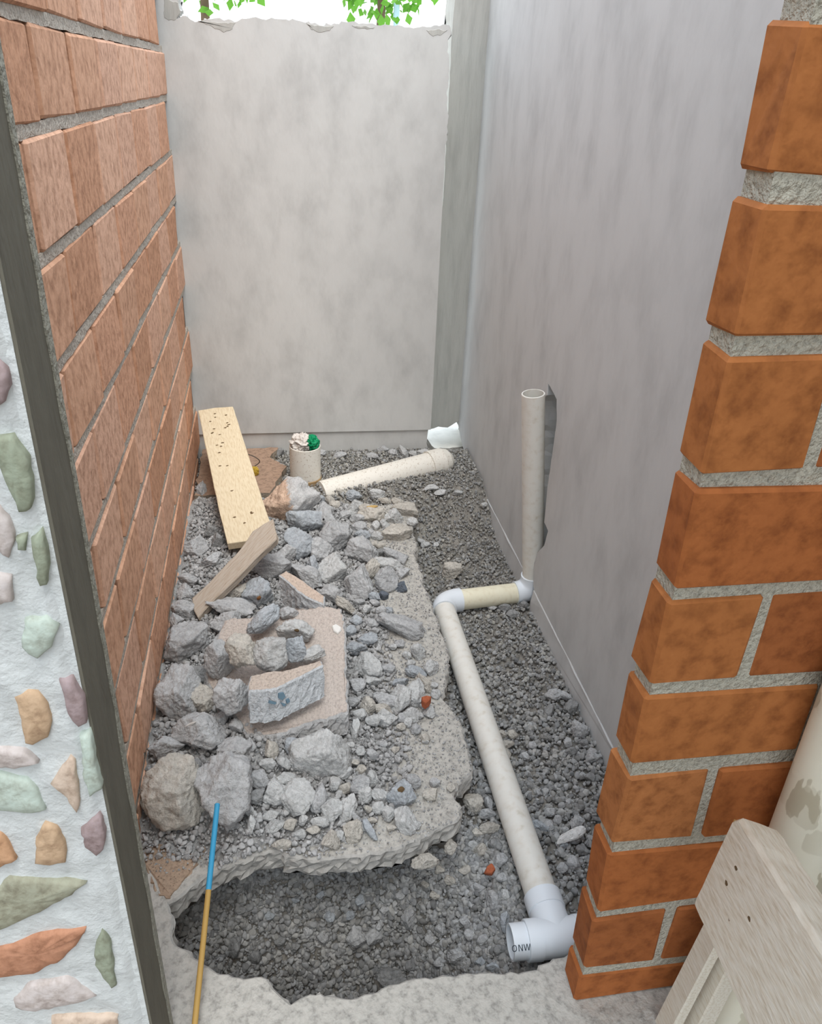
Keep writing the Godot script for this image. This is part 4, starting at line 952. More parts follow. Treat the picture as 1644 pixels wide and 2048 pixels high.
func left_wall() -> void:
	var b := Basis(Vector3(1, 0, -0.01).normalized(), Vector3.UP, Vector3(0.01, 0, 1).normalized())
	var w := part("wall_left", boxes([[Vector3(-0.13, -0.35, -2.95), Vector3(-0.010, 1.93, -0.72)]]), M.mortar, null, Vector3(-0.292, 0, 0), b)
	tag(w, "terracotta brick wall with pale mortar joints along the left side", "wall", "", "structure")
	var ys := [-0.22, -0.075, 0.069, 0.213, 0.362, 0.510, 0.651, 0.797, 0.935, 1.074, 1.226, 1.355, 1.5, 1.645, 1.79, 1.935]
	var r := RandomNumberGenerator.new()
	r.seed = 8
	for i in ys.size() - 1:
		var gap := 0.0085
		var h: float = ys[i + 1] - ys[i] - 2.0 * gap
		var z := -0.78 - (0.116 if i % 2 == 0 else 0.0) + 0.116
		var jm := ragged([Vector3(0, ys[i] - 0.0085, -0.73), Vector3(0, ys[i] + 0.0085, -0.73), Vector3(0, ys[i] + 0.0085, -2.84), Vector3(0, ys[i] - 0.0085, -2.84)], 0.04, 0.0016, 300 + i)
		for q in jm.size(): jm[q].x = -0.0025
		part("bed_joint", prism(jm, Vector3(-0.02, 0, 0)), M.bed_joint, w)
		var meshes: Array = []
		for k in 3: meshes.append(block(Vector3(0.05, h, 0.218), 0.004, 0.0025, i * 10 + k))
		while z > -2.72:
			var z0 := z
			var z1 := z - 0.231
			z = z1
			var m: ArrayMesh = meshes[r.randi() % 3]
			var c := (z0 + z1) * 0.5
			if z1 < -2.835 or z0 > -0.735:
				var a := minf(z0, -0.735)
				var e := maxf(z1, -2.835)
				if a - e < 0.03: continue
				m = block(Vector3(0.05, h, a - e - 0.006), 0.0045, 0.002, i)
				c = (a + e) * 0.5
			part("brick", m, M["brick%d" % (r.randi() % 5)], w, Vector3(-0.0245 + r.randf_range(-0.0015, 0.0015), (ys[i] + ys[i + 1]) * 0.5, c))

func back_wall() -> void:
	var o: Array = []
	for p in BACK_TOP: o.append(Vector3(p.x, p.y, -2.83))
	o = ragged(o, 0.012, 0.004, 12, false)
	var m := o.size()
	o.append_array([Vector3(0.556, 0.9, -2.83), Vector3(0.559, 0.5, -2.83), Vector3(0.560, 0.11, -2.83), Vector3(-0.40, 0.11, -2.83), Vector3(-0.40, 1.6, -2.83)])
	for i in m: o[i].z = -2.83
	var w := part("wall_back", prism(o, Vector3(0, 0, -0.10), 4, 0.012, 13), M.plaster)
	tag(w, "pale plastered half wall with a broken ragged top edge at the back", "wall", "", "structure")
	part("wall_base", prism(ragged([Vector3(-0.40, 0.112, -2.838), Vector3(0.552, 0.112, -2.838), Vector3(0.548, 0.05, -2.838), Vector3(0.56, 0, -2.838), Vector3(0.55, -0.15, -2.838), Vector3(-0.40, -0.15, -2.838)], 0.05, 0.001, 3), Vector3(0, 0, -0.08)), M.plaster, w)
	# chips out of the plaster just under the broken top
	for c in PATCHES:
		var l: Array = []
		for q in c: l.append(Vector3(q.x, q.y, -2.8292))
		l = ragged(l, 0.008, 0.002, 17)
		for k in l.size(): l[k].z = -2.8292
		part("broken_patch", prism(l, Vector3(0, 0, -0.02), 1, 0.0, 1, Color.WHITE, Color.WHITE, 0.002), M.column, w)

func right_wall() -> void:
	var o: Array = [Vector3(0.705, 1.95, -3.2), Vector3(0.705, 1.95, -0.75), Vector3(0.705, 0.0, -0.75)]
	var cut: Array = []
	for p in CHASE: cut.append(Vector3(0.705, p.y, p.x))
	cut[0].y = 0.0
	cut[0].z = -1.862
	cut[-1].y = 0.0
	cut.remove_at(1)
	cut = ragged(cut, 0.02, 0.0015, 4, false)
	while cut[-1].y < 0.002 and cut[-2].y < 0.01: cut.remove_at(cut.size() - 1)
	for i in cut.size(): cut[i].x = 0.705
	o.append_array(cut)
	o.append_array([Vector3(0.705, 0.0, -1.95), Vector3(0.705, 0.0, -2.84), Vector3(0.705, 0.03, -2.93), Vector3(0.705, 0.06, -2.985), Vector3(0.705, 0.06, -3.2)])
	var w := part("wall_right", prism(o, Vector3(0.055, 0, 0), 2, 0.003, 7, Color.WHITE, Color.WHITE, 0.002), M.plaster_side)
	tag(w, "smooth grey plastered wall with a chiselled pipe chase on the right side", "wall", "", "structure")
	part("wall_core", boxes([[Vector3(0.758, -0.3, -3.2), Vector3(0.9, 1.95, -0.75)]]), M.lip, w)
	# the old foot of the wall stands a little proud below the new plaster
	for e in [[-0.75, -1.862], [-1.955, -2.84]]:
		var foot := ragged([Vector3(0.702, 0.004, e[0]), Vector3(0.702, 0.0, (e[0] + e[1]) / 2), Vector3(0.703, 0.002, e[1]), Vector3(0.688, -0.2, e[1]), Vector3(0.686, -0.2, e[0])], 0.05, 0.002, 9)
		part("wall_foot", prism(foot, Vector3(0.07, 0, 0), 1, 0.0, 1, Color.WHITE, Color.WHITE, 0.0015), M.plaster_side, w)
	# concrete post between back wall and right wall, broken away at the foot
	var c := ragged([Vector3(0.586, 1.95, -2.98), Vector3(0.72, 1.95, -2.98), Vector3(0.72, 0.09, -2.98), Vector3(0.69, 0.075, -2.98), Vector3(0.66, 0.055, -2.98), Vector3(0.62, 0.06, -2.98), Vector3(0.59, 0.05, -2.98), Vector3(0.586, 0.3, -2.98)], 0.03, 0.0025, 15)
	for i in c.size(): c[i].z = -2.98
	tag(part("column", prism(c, Vector3(0, 0, -0.14), 2, 0.004, 3), M.column), "grey concrete post in the corner between back wall and right wall, broken open at its foot", "column", "", "structure")

func pier() -> void:
	var w := part("wall_front_right", boxes([[Vector3(0.436, -0.06, -0.752), Vector3(1.1, 2.09, -0.705)]]), M.pier_mortar)
	tag(w, "orange brick pier with raked pale mortar joints at the right of the doorway", "wall", "", "structure")
	var joints := [-0.085, -0.005, 0.071, 0.218, 0.361, 0.513, 0.650, 0.795, 0.940, 1.086, 1.229, 1.370, 1.513, 1.655, 1.8, 1.945, 2.09]
	var r := RandomNumberGenerator.new()
	r.seed = 21
	for i in range(1, joints.size() - 1):
		var lo: float = joints[i] + (0.005 if i == 1 else 0.0105)
		var hi: float = joints[i + 1] - 0.0105
		var xs: Array = [0.430, 0.557, 0.795, 1.03] if (i % 2 == 0) == (i > 0) and i % 2 == 0 else [0.430, 0.676, 0.914, 1.1]
		if i % 2 == 0: xs = [0.430, 0.557, 0.797, 1.035]
		else: xs = [0.430, 0.677, 0.915, 1.1]
		for k in 3:
			var a: float = xs[k] + (0.0 if k == 0 else 0.008)
			var b: float = xs[k + 1] - 0.008
			part("brick", block(Vector3(b - a, hi - lo, 0.057), 0.0038, 0.0028, i * 7 + k), M["pier%d" % (r.randi() % 4)], w, Vector3((a + b) / 2, (lo + hi) / 2, -0.7285 + r.randf_range(-0.0015, 0.0015)))

func stone_wall() -> void:
	var w := part("wall_front_left", boxes([[Vector3(-1.3, -0.1, -0.729), Vector3(-0.206, 2.1, -0.642)]]), M.stone_mortar)
	tag(w, "field stone wall in pale mortar with a grey cement door reveal at the left", "wall", "", "structure")
	var lumps := noise(14.0, 4, 41)
	# uneven mortar skin on the face
	part("mortar_skin", mortar_skin(lumps), M.stone_mortar, w)
	var k := 0
	for s in STONES:
		k += 1
		var o: Array = []
		for p in s[1]: o.append(Vector3(p.x, p.y, 0))
		o = ragged(o, 0.01, 0.0012, 50 + k)
		part("stone", domed(o, 0.005, 60 + k), M["stone_" + s[0]], w, Vector3(0, 0, -0.6365))
	# dark cement reveal facing the doorway
	var rv := part("door_reveal", boxes([[Vector3(-0.215, -0.05, -0.731), Vector3(-0.203, 2.1, -0.643)]]), M.jamb, w)
	var l: Array = []
	for i in 52: l.append(Vector3(-0.2015 + rng.randf_range(-0.002, 0.001), i * 0.04 - 0.02, -0.7225 + rng.randf_range(-0.004, 0.004)))
	for i in 52:
		var q := 51 - i
		l.append(Vector3(-0.2015, q * 0.04 - 0.02, -0.7345))
	for i in l.size(): l[i].x = -0.2012
	part("mortar_lip", prism(l, Vector3(-0.02, 0, 0)), M.lip, w)

func mortar_skin(n: FastNoiseLite) -> ArrayMesh:
	var v := PackedVector3Array()
	var idx := PackedInt32Array()
	var nx := 64
	var ny := 84
	for j in ny + 1:
		for i in nx + 1:
			var x := -0.85 + 0.645 * i / nx
			var y := 1.3 * j / ny
			var z := -0.6385 + 0.006 * n.get_noise_2d(x, y)
			if i == nx: z = -0.646
			v.append(Vector3(x - (0.003 + 0.003 * n.get_noise_2d(y * 3.0, 2.0) if i > nx - 2 else 0.0), y, z))
	for j in ny:
		for i in nx:
			var a := j * (nx + 1) + i
			for q in [a, a + nx + 1, a + 1, a + 1, a + nx + 1, a + nx + 2]: idx.append(q)
	return indexed(v, idx, PackedColorArray())

# a stone face: outline in x and y, bulging towards +z
func domed(pts: Array, high: float, seed_: int) -> ArrayMesh:
	var mid := Vector3.ZERO
	for p in pts: mid += p / float(pts.size())
	var st := SurfaceTool.new()
	st.begin(Mesh.PRIMITIVE_TRIANGLES)
	st.set_smooth_group(1)
	var lv := [[1.0, -0.014], [0.97, 0.3 * high], [0.86, 0.75 * high], [0.55, high]]
	var rings: Array = []
	for e in lv:
		var ring: Array = []
		for p in pts: ring.append(Vector3(mid.x + (p.x - mid.x) * e[0], mid.y + (p.y - mid.y) * e[0], e[1] + (0.002 * rough_noise.get_noise_3dv(p * 900.0) if e[0] < 0.98 else 0.0)))
		rings.append(ring)
	var n := pts.size()
	for k in rings.size() - 1:
		for i in n:
			var j := (i + 1) % n
			var o: Vector3 = (pts[i] - mid).normalized() * 0.5 + Vector3(0, 0, 0.5)
			face(st, [rings[k][i], rings[k][j], rings[k + 1][j]], o)
			face(st, [rings[k][i], rings[k + 1][j], rings[k + 1][i]], o)
	for i in n: face(st, [rings[-1][i], rings[-1][(i + 1) % n], Vector3(mid.x, mid.y, high * 1.02)], Vector3(0, 0, 1))
	st.generate_normals()
	return st.commit()

func pipes() -> void:
	var R := 0.031
	var y := -0.045
	var t := thing("drain_pipe", Vector3(0.45, y, -1.4))
	tag(t, "white plastic drain line of riser, elbows, long run and tee lying in the gravel trench", "pipe")
	t.position = Vector3.ZERO
	var e1 := Vector3(0.725, y, -1.925)
	var top := Vector3(0.648, 0.592, -1.915)
	var e2 := Vector3(0.437, y, -1.893)
	var tee := Vector3(0.449, y, -0.838)
	var up := (top - e1).normalized()
	var along := (e2 - e1).normalized()
	var run := (tee - e2).normalized()
	var L := e1.distance_to(top)
	part("riser", lathe(e1, top, [Vector2(0.03, 0.0), Vector2(0.03, R), Vector2(L - 0.001, R), Vector2(L, R - 0.0008), Vector2(L, R - 0.0035), Vector2(0.06, R - 0.0035)]), M.pvc, t)
	var hub := func(f): return R + 0.0045
	part("elbow", sweep(bend(e1 + up * 0.06, e1, e1 + along * 0.058), hub), M.pvc_clean, t)
	part("branch_pipe", lathe(e1, e2, [Vector2(0.03, R), Vector2(e1.distance_to(e2) - 0.03, R)]), M.pvc_cream, t)
	part("elbow", sweep(bend(e2 - along * 0.058, e2, e2 + run * 0.045), hub), M.pvc_clean, t)
	part("long_pipe", lathe(e2, tee, [Vector2(0.02, R), Vector2(e2.distance_to(tee) - 0.05, R)]), M.pvc, t)
	var x := Vector3(1, 0, 0.02).normalized()
	var r2 := R + 0.0045
	var r3 := R + 0.003
	part("tee_branch", lathe(tee, tee - run * 0.1, [Vector2(0.0, r3), Vector2(0.052, r3), Vector2(0.052, r2), Vector2(0.084, r2), Vector2(0.0845, r2 - 0.001), Vector2(0.0845, R)]), M.pvc_clean, t)
	part("tee", lathe(tee - x * 0.057, tee + x * 0.06, [Vector2(0, R), Vector2(0, r2 - 0.0007), Vector2(0.0007, r2), Vector2(0.026, r2), Vector2(0.026, r3), Vector2(0.092, r3), Vector2(0.092, r2), Vector2(0.117, r2), Vector2(0.117, R)]), M.pvc_clean, t)
	part("stub_pipe", lathe(tee - x * 0.085, tee, [Vector2(0.05, R - 0.0035), Vector2(0, R - 0.0035), Vector2(0, R), Vector2(0.05, R)]), M.pvc_clean, t)
	part("outlet_pipe", lathe(tee, tee + x * 0.3, [Vector2(0.04, R), Vector2(0.24, R)]), M.pvc_clean, t)
	# worn print on the stub, upside down as it lies
	var tm := TextMesh.new()
	var f := SystemFont.new()
	f.font_names = PackedStringArray(["Droid Sans"])
	tm.font = f
	tm.font_size = 16
	tm.pixel_size = 0.0009
	tm.depth = 0.0004
	tm.text = "ONW/"
	var nrm := Vector3(0, 0.62, 0.78).normalized()
	var txt := part("lettering", tm, M.ink, t, tee - x * 0.071 + nrm * (R + 0.0008), Basis(x, nrm.cross(x).normalized(), nrm).orthonormalized())
	# toilet waste: upright stub and the pipe that leads to the corner
	var s := thing("waste_pipe", Vector3.ZERO)
	tag(s, "thick white toilet waste pipe with an upright stub lying in front of the back wall", "pipe")
	var a := Vector3(0.066, -0.03, -2.60)
	part("upright_stub", lathe(a, a + Vector3.UP, [Vector2(0.062, 0.0545), Vector2(0.186, 0.0545), Vector2(0.187, 0.053), Vector2(0.187, 0.051), Vector2(0.12, 0.051)]), M.pvc_dirty, s)
	part("glued_socket", lathe(a, a + Vector3.UP, [Vector2(0.0, 0.055), Vector2(0.066, 0.057), Vector2(0.068, 0.055)]), M.amber, s)
	var b := Vector3(0.13, -0.005, -2.535)
	var c := Vector3(0.60, 0.035, -2.70)
	var n := b.distance_to(c)
	part("lying_pipe", lathe(b, c, [Vector2(-0.02, 0.0), Vector2(-0.01, 0.05), Vector2(n - 0.02, 0.05)]), M.pvc_dirty, s)
	part("coupling", lathe(b, c, [Vector2(n - 0.075, 0.05), Vector2(n - 0.075, 0.0555), Vector2(n - 0.066, 0.0555), Vector2(n - 0.02, 0.055), Vector2(n + 0.005, 0.046), Vector2(n + 0.022, 0.028), Vector2(n + 0.03, 0.0)]), M.pvc_dirty, s)
	for e in [["crumpled_bag", M.bag, Vector3(-0.012, 0.0, 0.0), Vector3(0.042, 0.036, 0.04), "crumpled dirty white plastic bag stuffed into the top of the upright waste stub", "bag", 3], ["crumpled_bag", M.green_bag, Vector3(0.026, 0.004, 0.008), Vector3(0.024, 0.03, 0.03), "small crumpled green plastic scrap stuffed beside the white bag in the upright waste stub", "bag", 8]]:
		var o := part(e[0], crumple(e[6], e[3]), e[1], null, a + Vector3(0, 0.195, 0) + e[2])
		tag(o, e[4], e[5])
	# downpipe at the right front
	var d := thing("downpipe", Vector3.ZERO)
	tag(d, "cream painted downpipe with peeling paint standing against the brick pier", "pipe")
	part("pipe", lathe(Vector3(0.681, -0.02, -0.648), Vector3(0.683, 2.5, -0.648), [Vector2(0, 0), Vector2(0, 0.046), Vector2(2.5, 0.046)]), M.paint_pipe, d)
	# ribbed dark sheet behind it
	var p := thing("ribbed_sheet", Vector3.ZERO)
	tag(p, "dark grey ribbed sheet standing right of the downpipe", "panel")
	var bs: Array = [[Vector3(0.735, -0.02, -0.694), Vector3(0.90, 0.75, -0.682)]]
	part("sheet", boxes(bs), M.dark_sheet, p)
	for i in 12: part("rib", boxes([[Vector3(0.74 + i * 0.013, -0.02, -0.683), Vector3(0.7465 + i * 0.013, 0.75, -0.677)]]), M.dark_sheet, p)

func crumple(seed_: int, ext: Vector3) -> ArrayMesh:
	var base: Array = sphere(4)
	var n := noise(0.9, 3, seed_)
	n.fractal_type = FastNoiseLite.FRACTAL_RIDGED
	var v := PackedVector3Array()
	var idx := PackedInt32Array()
	for d in base[0]: v.append(d * ext * (0.78 + 0.34 * n.get_noise_3dv(d * 1.6) + 0.12 * n.get_noise_3dv(d * 5.0)))
	for q in base[1]:
		for k in 3: idx.append(q[k])
	return indexed(v, idx, PackedColorArray())

func timber() -> void:
	# pale plank leaning in the corner; its own z runs along the grain
	var p := thing("plank", PALE_PLANK[7])
	var along: Vector3 = (PALE_PLANK[0] - PALE_PLANK[7]).normalized()
	var b := Basis(along.cross(PALE_N).normalized() * -1.0, PALE_N, along)
	b = Basis(PALE_N.cross(along), PALE_N, along).orthonormalized()
	p.basis = b
	tag(p, "pale pine plank with dark dents leaning between brick wall and back wall", "plank")
	var loc: Array = []
	for q in PALE_PLANK: loc.append(p.transform.affine_inverse() * q)
	for i in loc.size(): loc[i].y = 0.0
	part("board", prism(ragged(loc, 0.05, 0.0008, 2), Vector3(0, -0.024, 0), 1, 0.0, 1, Color.WHITE, Color.WHITE, 0.0015), M.pine, p)
	var r := RandomNumberGenerator.new()
	r.seed = 5
	var lo: Vector3 = loc[0]
	var hi: Vector3 = loc[0]
	for q in loc:
		lo = lo.min(q)
		hi = hi.max(q)
	for i in 24:
		var z := lerpf(lo.z + 0.05, hi.z - 0.015, r.randf())
		if i < 8: z = hi.z - r.randf_range(0.015, 0.16)
		var x := lerpf(lo.x + 0.04, hi.x - 0.03, r.randf())
		var d: Array = []
		for k in 7: d.append(Vector3(x + cos(TAU * k / 7) * r.randf_range(0.0025, 0.0065), 0.0006, z + sin(TAU * k / 7) * r.randf_range(0.002, 0.004)))
		part("dent", prism(d, Vector3(0, -0.002, 0)), M.wood_mark, p)
	# weathered board
	var g := thing("weathered_board", GREY_BOARD[0])
	var ga: Vector3 = (GREY_BOARD[4] - GREY_BOARD[0]).normalized()
	var gn: Vector3 = Vector3(-0.25, 1, 0.45).normalized()
	g.basis = Basis(gn.cross(ga), gn, ga).orthonormalized()
	tag(g, "grey weathered board lying across the rubble over the pale plank's foot", "plank")
	var gl: Array = []
	for q in GREY_BOARD:
		var l: Vector3 = g.transform.affine_inverse() * q
		gl.append(Vector3(l.x, 0, l.z))
	part("board", prism(ragged(gl, 0.03, 0.001, 3), Vector3(0, -0.022, 0), 2, 0.002, 5, Color.WHITE, Color.WHITE, 0.002), M.grey_wood, g)
	# bits caught behind the plank
	var ring: Array = []
	for k in 25: ring.append(Vector3(-0.128 + 0.034 * cos(TAU * k / 24.0), 0.098 + 0.026 * sin(TAU * k / 24.0), -2.605 + 0.012 * sin(TAU * k / 12.0)))
	tag(part("wire_loop", sweep(ring, func(f): return 0.0016, 8), M.wire), "thin dark wire loop sticking out behind the right edge of the pale plank", "wire")
	tag(part("yellow_scrap", crumple(12, Vector3(0.014, 0.018, 0.01)), M.yellow_bit, null, Vector3(-0.112, 0.066, -2.592)), "small yellow plastic scrap below the wire loop behind the pale plank", "scrap")
	# blue and yellow rod
	var s := thing("marking_stick", Vector3.ZERO)
	tag(s, "thin rod painted blue at its far end and yellow nearby, laid across the pit", "stick")
	var a := Vector3(-0.145, 0.145, -1.042)
	var e := Vector3(-0.171, 0.012, -0.72)
	e = a + (e - a) * 1.5
	var mid := a + (e - a) * 0.275
	part("blue_end", lathe(a, mid, [Vector2(0, 0), Vector2(0, 0.0042), Vector2(0.001, 0.0048), Vector2(a.distance_to(mid), 0.0048)], 20), M.blue, s)
	part("yellow_shaft", lathe(mid, e, [Vector2(0, 0.0047), Vector2(mid.distance_to(e), 0.0047), Vector2(mid.distance_to(e), 0)], 20), M.yellow, s)
	# trestle in the foreground
	var h := thing("trestle", Vector3.ZERO)
	tag(h, "cream wooden trestle with a thick dented beam in the right foreground", "trestle")
	var t1 := Vector3(0.5389, 0.5151, -0.60)
	var t2 := Vector3(0.5006, 0.3754, -0.60)
	var near := Vector3(-0.2011, 0.2969, 0.9335).normalized()
	var wv := (t1 - t2)
	wv = (wv - near * wv.dot(near))
	var wid := wv.length()
	wv = wv.normalized()
	var nn := near.cross(wv).normalized()
	if nn.dot(Vector3(0, 1.3, 0) - t1) < 0: nn = -nn
	var hb := Basis(wv, nn, wv.cross(nn)).orthonormalized()
	var zf := 1.0 if hb.z.dot(near) > 0 else -1.0
	var beam := part("beam", null, M.white_wood, h, t2, hb)
	var prof: Array = [Vector3(0.0, 0, 0.004), Vector3(0.012, 0, 0.0), Vector3(wid * 0.6, 0, 0.0), Vector3(wid - 0.012, 0, 0.001), Vector3(wid, 0, 0.014), Vector3(wid, 0, 0.42), Vector3(0, 0, 0.42), Vector3(-0.002, 0, 0.03)]
	for i in prof.size(): prof[i].z *= zf
	beam.mesh = prism(ragged(prof, 0.02, 0.0008, 4), Vector3(0, -0.05, 0), 2, 0.001, 2, Color.WHITE, Color.WHITE, 0.005)
	var endp: Array = [Vector3(0.002, -0.004, -0.001), Vector3(wid - 0.012, -0.004, -0.001), Vector3(wid - 0.012, -0.045, -0.001), Vector3(0.002, -0.045, -0.001)]
	for i in endp.size(): endp[i].z *= zf
	part("sawn_end", prism(ragged(endp, 0.01, 0.0006, 4), Vector3(0, 0, 0.004 * zf)), M.wood_end, h, t2, hb)
	for c in [[0.07, 0.05], [0.045, 0.085], [0.035, 0.105], [0.075, 0.12], [0.02, 0.15], [0.05, 0.19], [0.095, 0.055]]:
		var d: Array = []
		for k in 7: d.append(Vector3(c[0] + cos(TAU * k / 7) * r.randf_range(0.0015, 0.003), 0.0005, (c[1] + sin(TAU * k / 7) * r.randf_range(0.003, 0.006)) * zf))
		part("dent", prism(d, Vector3(0, -0.002, 0)), M.wood_mark, h, t2, hb)
	part("leg", prism([Vector3(0.577, 0.24, -0.62), Vector3(0.592, 0.24, -0.62), Vector3(0.564, -0.02, -0.62), Vector3(0.546, -0.02, -0.62)], Vector3(0, 0, -0.035), 1, 0.0, 1, Color.WHITE, Color.WHITE, 0.002), M.white_wood, h)
	part("leg", prism([Vector3(0.604, 0.3, -0.605), Vector3(0.63, 0.3, -0.605), Vector3(0.604, -0.02, -0.605), Vector3(0.574, -0.02, -0.605)], Vector3(0, 0, -0.03), 1, 0.0, 1, Color.WHITE, Color.WHITE, 0.002), M.white_wood, h)

func rubble() -> void:
	var n := noise(6.0, 4, 51)
	n.frequency = 12.0
	tag(part("rubble_bed", grid(-0.32, 0.42, -2.64, -1.0, 0.009, func(x, z): return heap(x, z) - 0.012 + 0.012 * n.get_noise_2d(x, z), func(x, z):
		var k: float = 0.40 + 0.15 * n.get_noise_2d(x * 2.0 + 9.0, z * 2.0)  # bed toned down to paint in the shade between rocks
		return Color(k, k * 0.985, k * 0.96), func(x, z): return on_slab(x + 0.012, z) and on_slab(x, z + 0.012)), M.rock), "bed of crushed grey concrete and dust under the loose rubble", "rubble", "", "stuff")
	var seed_ := 100
	for c in CHUNKS:
		seed_ += 1
		var ext := Vector3(c[9], c[10], c[11])
		var o := part("rubble_chunk", rock(4 if c[9] > 0.016 else 3, seed_, ext, c[1], 0.085), M.rock, null, Vector3(c[2], c[3], c[4]), Basis(Quaternion(c[5], c[6], c[7], c[8]).normalized()))
		tag(o, c[0], "rubble", "loose concrete rubble")
		for sp in SPOTS:
			if sp[0] in c[0]: spot_on(o, sp[1], sp[2], M[sp[3]], sp[4])
	for c in PIECES:
		seed_ += 1
		var o := part("stone_fragment", rock(3, seed_, Vector3(c[9], c[10], c[11]), c[1], 0.06, 10), M.rock, null, Vector3(c[2], c[3], c[4]), Basis(Quaternion(c[5], c[6], c[7], c[8]).normalized()))
		tag(o, c[0], "stone", "small loose stones")
	# the pieces with flat faces
	var pk := part("screed_slab", prism(ragged(PINK_SLAB, 0.01, 0.003, 7), Vector3(-0.004, -0.05, 0.012), 5, 0.005, 8, Color(0.60, 0.525, 0.47), Color(0.52, 0.515, 0.51), 0.004), M.rock)
	tag(pk, "big broken slab piece with pinkish screed on top, lying in the middle of the rubble", "rubble", "loose concrete rubble")
	var tb := part("topped_block", prism(ragged(TAN_BLOCK, 0.008, 0.001, 7), Vector3(0.004, -0.075, 0.012), 6, 0.0035, 8, Color(0.63, 0.50, 0.41), Color(0.56, 0.575, 0.585), 0.003), M.rock)
	tag(tb, "long block with a tan top and a pale grey front, lying above the pink slab", "rubble", "loose concrete rubble")
	var sb := thing("stained_block", Vector3.ZERO)
	tag(sb, "long pale block with blue stains on its front, lying on the pink slab", "rubble", "loose concrete rubble")
	part("block", prism(ragged(STAIN_BLOCK, 0.008, 0.001, 7), Vector3(0.0, -0.07, 0.02), 6, 0.0028, 8, Color(0.62, 0.525, 0.45), Color(0.60, 0.625, 0.645), 0.003), M.rock, sb)
	for q in STAINS: part("blue_stain", prism(q, STAIN_N * -0.004), M.stain_blue, sb)
	var bc := part("brick_chip", prism(BRICK_CHIP, Vector3(0, -0.02, 0), 1, 0.0, 1, Color.WHITE, Color.WHITE, 0.002), M.chip)
	tag(bc, "small orange brick chip on the pale rubble beside the slab's edge", "brick chip")
	var b2 := part("brick_chip", rock(3, 900, Vector3(0.013, 0.011, 0.012), 6, 0.05, 9), M.chip, null, Vector3(0.367, -0.062, -1.0))
	tag(b2, "small orange brick chip in the gravel left of the long pipe, above the pit", "brick chip")
	var wc := part("white_chip", prism(WHITE_CHIP, Vector3(0, -0.008, 0), 1, 0.0, 1, Color.WHITE, Color.WHITE, 0.002), M.white_chip)
	tag(wc, "small white chip lying on the pink slab's right side", "chip")
	var pp := part("plaster_piece", rock(4, 955, Vector3(0.036, 0.012, 0.013), 6, 0.05, 9), M.rock, null, Vector3(0.553, -0.055, -1.055), Basis(Vector3.UP, 0.3) * Basis(Vector3.BACK, 0.2))
	tag(pp, "pale broken pipe-like piece sticking out from behind the brick pier", "rubble")

# word in the label, where on the face, half size, material, part name
const SPOTS := [["rust brown spot", Vector2(0.1, -0.15), Vector3(0.0065, 0.0065, 0.003), "rust", "rust_spot"], ["white streak on its top", Vector2(-0.15, 0.5), Vector3(0.016, 0.003, 0.003), "white_chip", "white_streak"], ["dark spot lying under", Vector2(0.1, 0.1), Vector3(0.006, 0.005, 0.003), "wood_mark", "dark_spot"], ["dark hole right of", Vector2(0.1, 0.0), Vector3(0.004, 0.004, 0.0025), "dark_sheet", "dark_hole"], ["brown hollow on top", Vector2(0.0, 0.35), Vector3(0.009, 0.006, 0.003), "wood_mark", "brown_hollow"], ["brownish top near", Vector2(0.1, 0.65), Vector3(0.02, 0.005, 0.005), "wood_end", "brown_top"]]

func spot_on(o: MeshInstance3D, at: Vector2, ext: Vector3, m: Material, called: String) -> void:
	var arr := o.mesh.surface_get_arrays(0)
	var v: PackedVector3Array = arr[Mesh.ARRAY_VERTEX]
	var nr: PackedVector3Array = arr[Mesh.ARRAY_NORMAL]
	var half := o.mesh.get_aabb().size * 0.5
	var best := 0
	var bd := 9.0
	for i in v.size():
		if v[i].z < 0.0: continue
		var d := Vector2(v[i].x / half.x, v[i].y / half.y).distance_to(at)
		if d < bd:
			bd = d
			best = i
	var n := nr[best]
	var u := Vector3.UP.cross(n).normalized()
	part(called, rock(2, 31, ext, 6, 0.05, 5), m, o, v[best], Basis(u, n.cross(u), n))

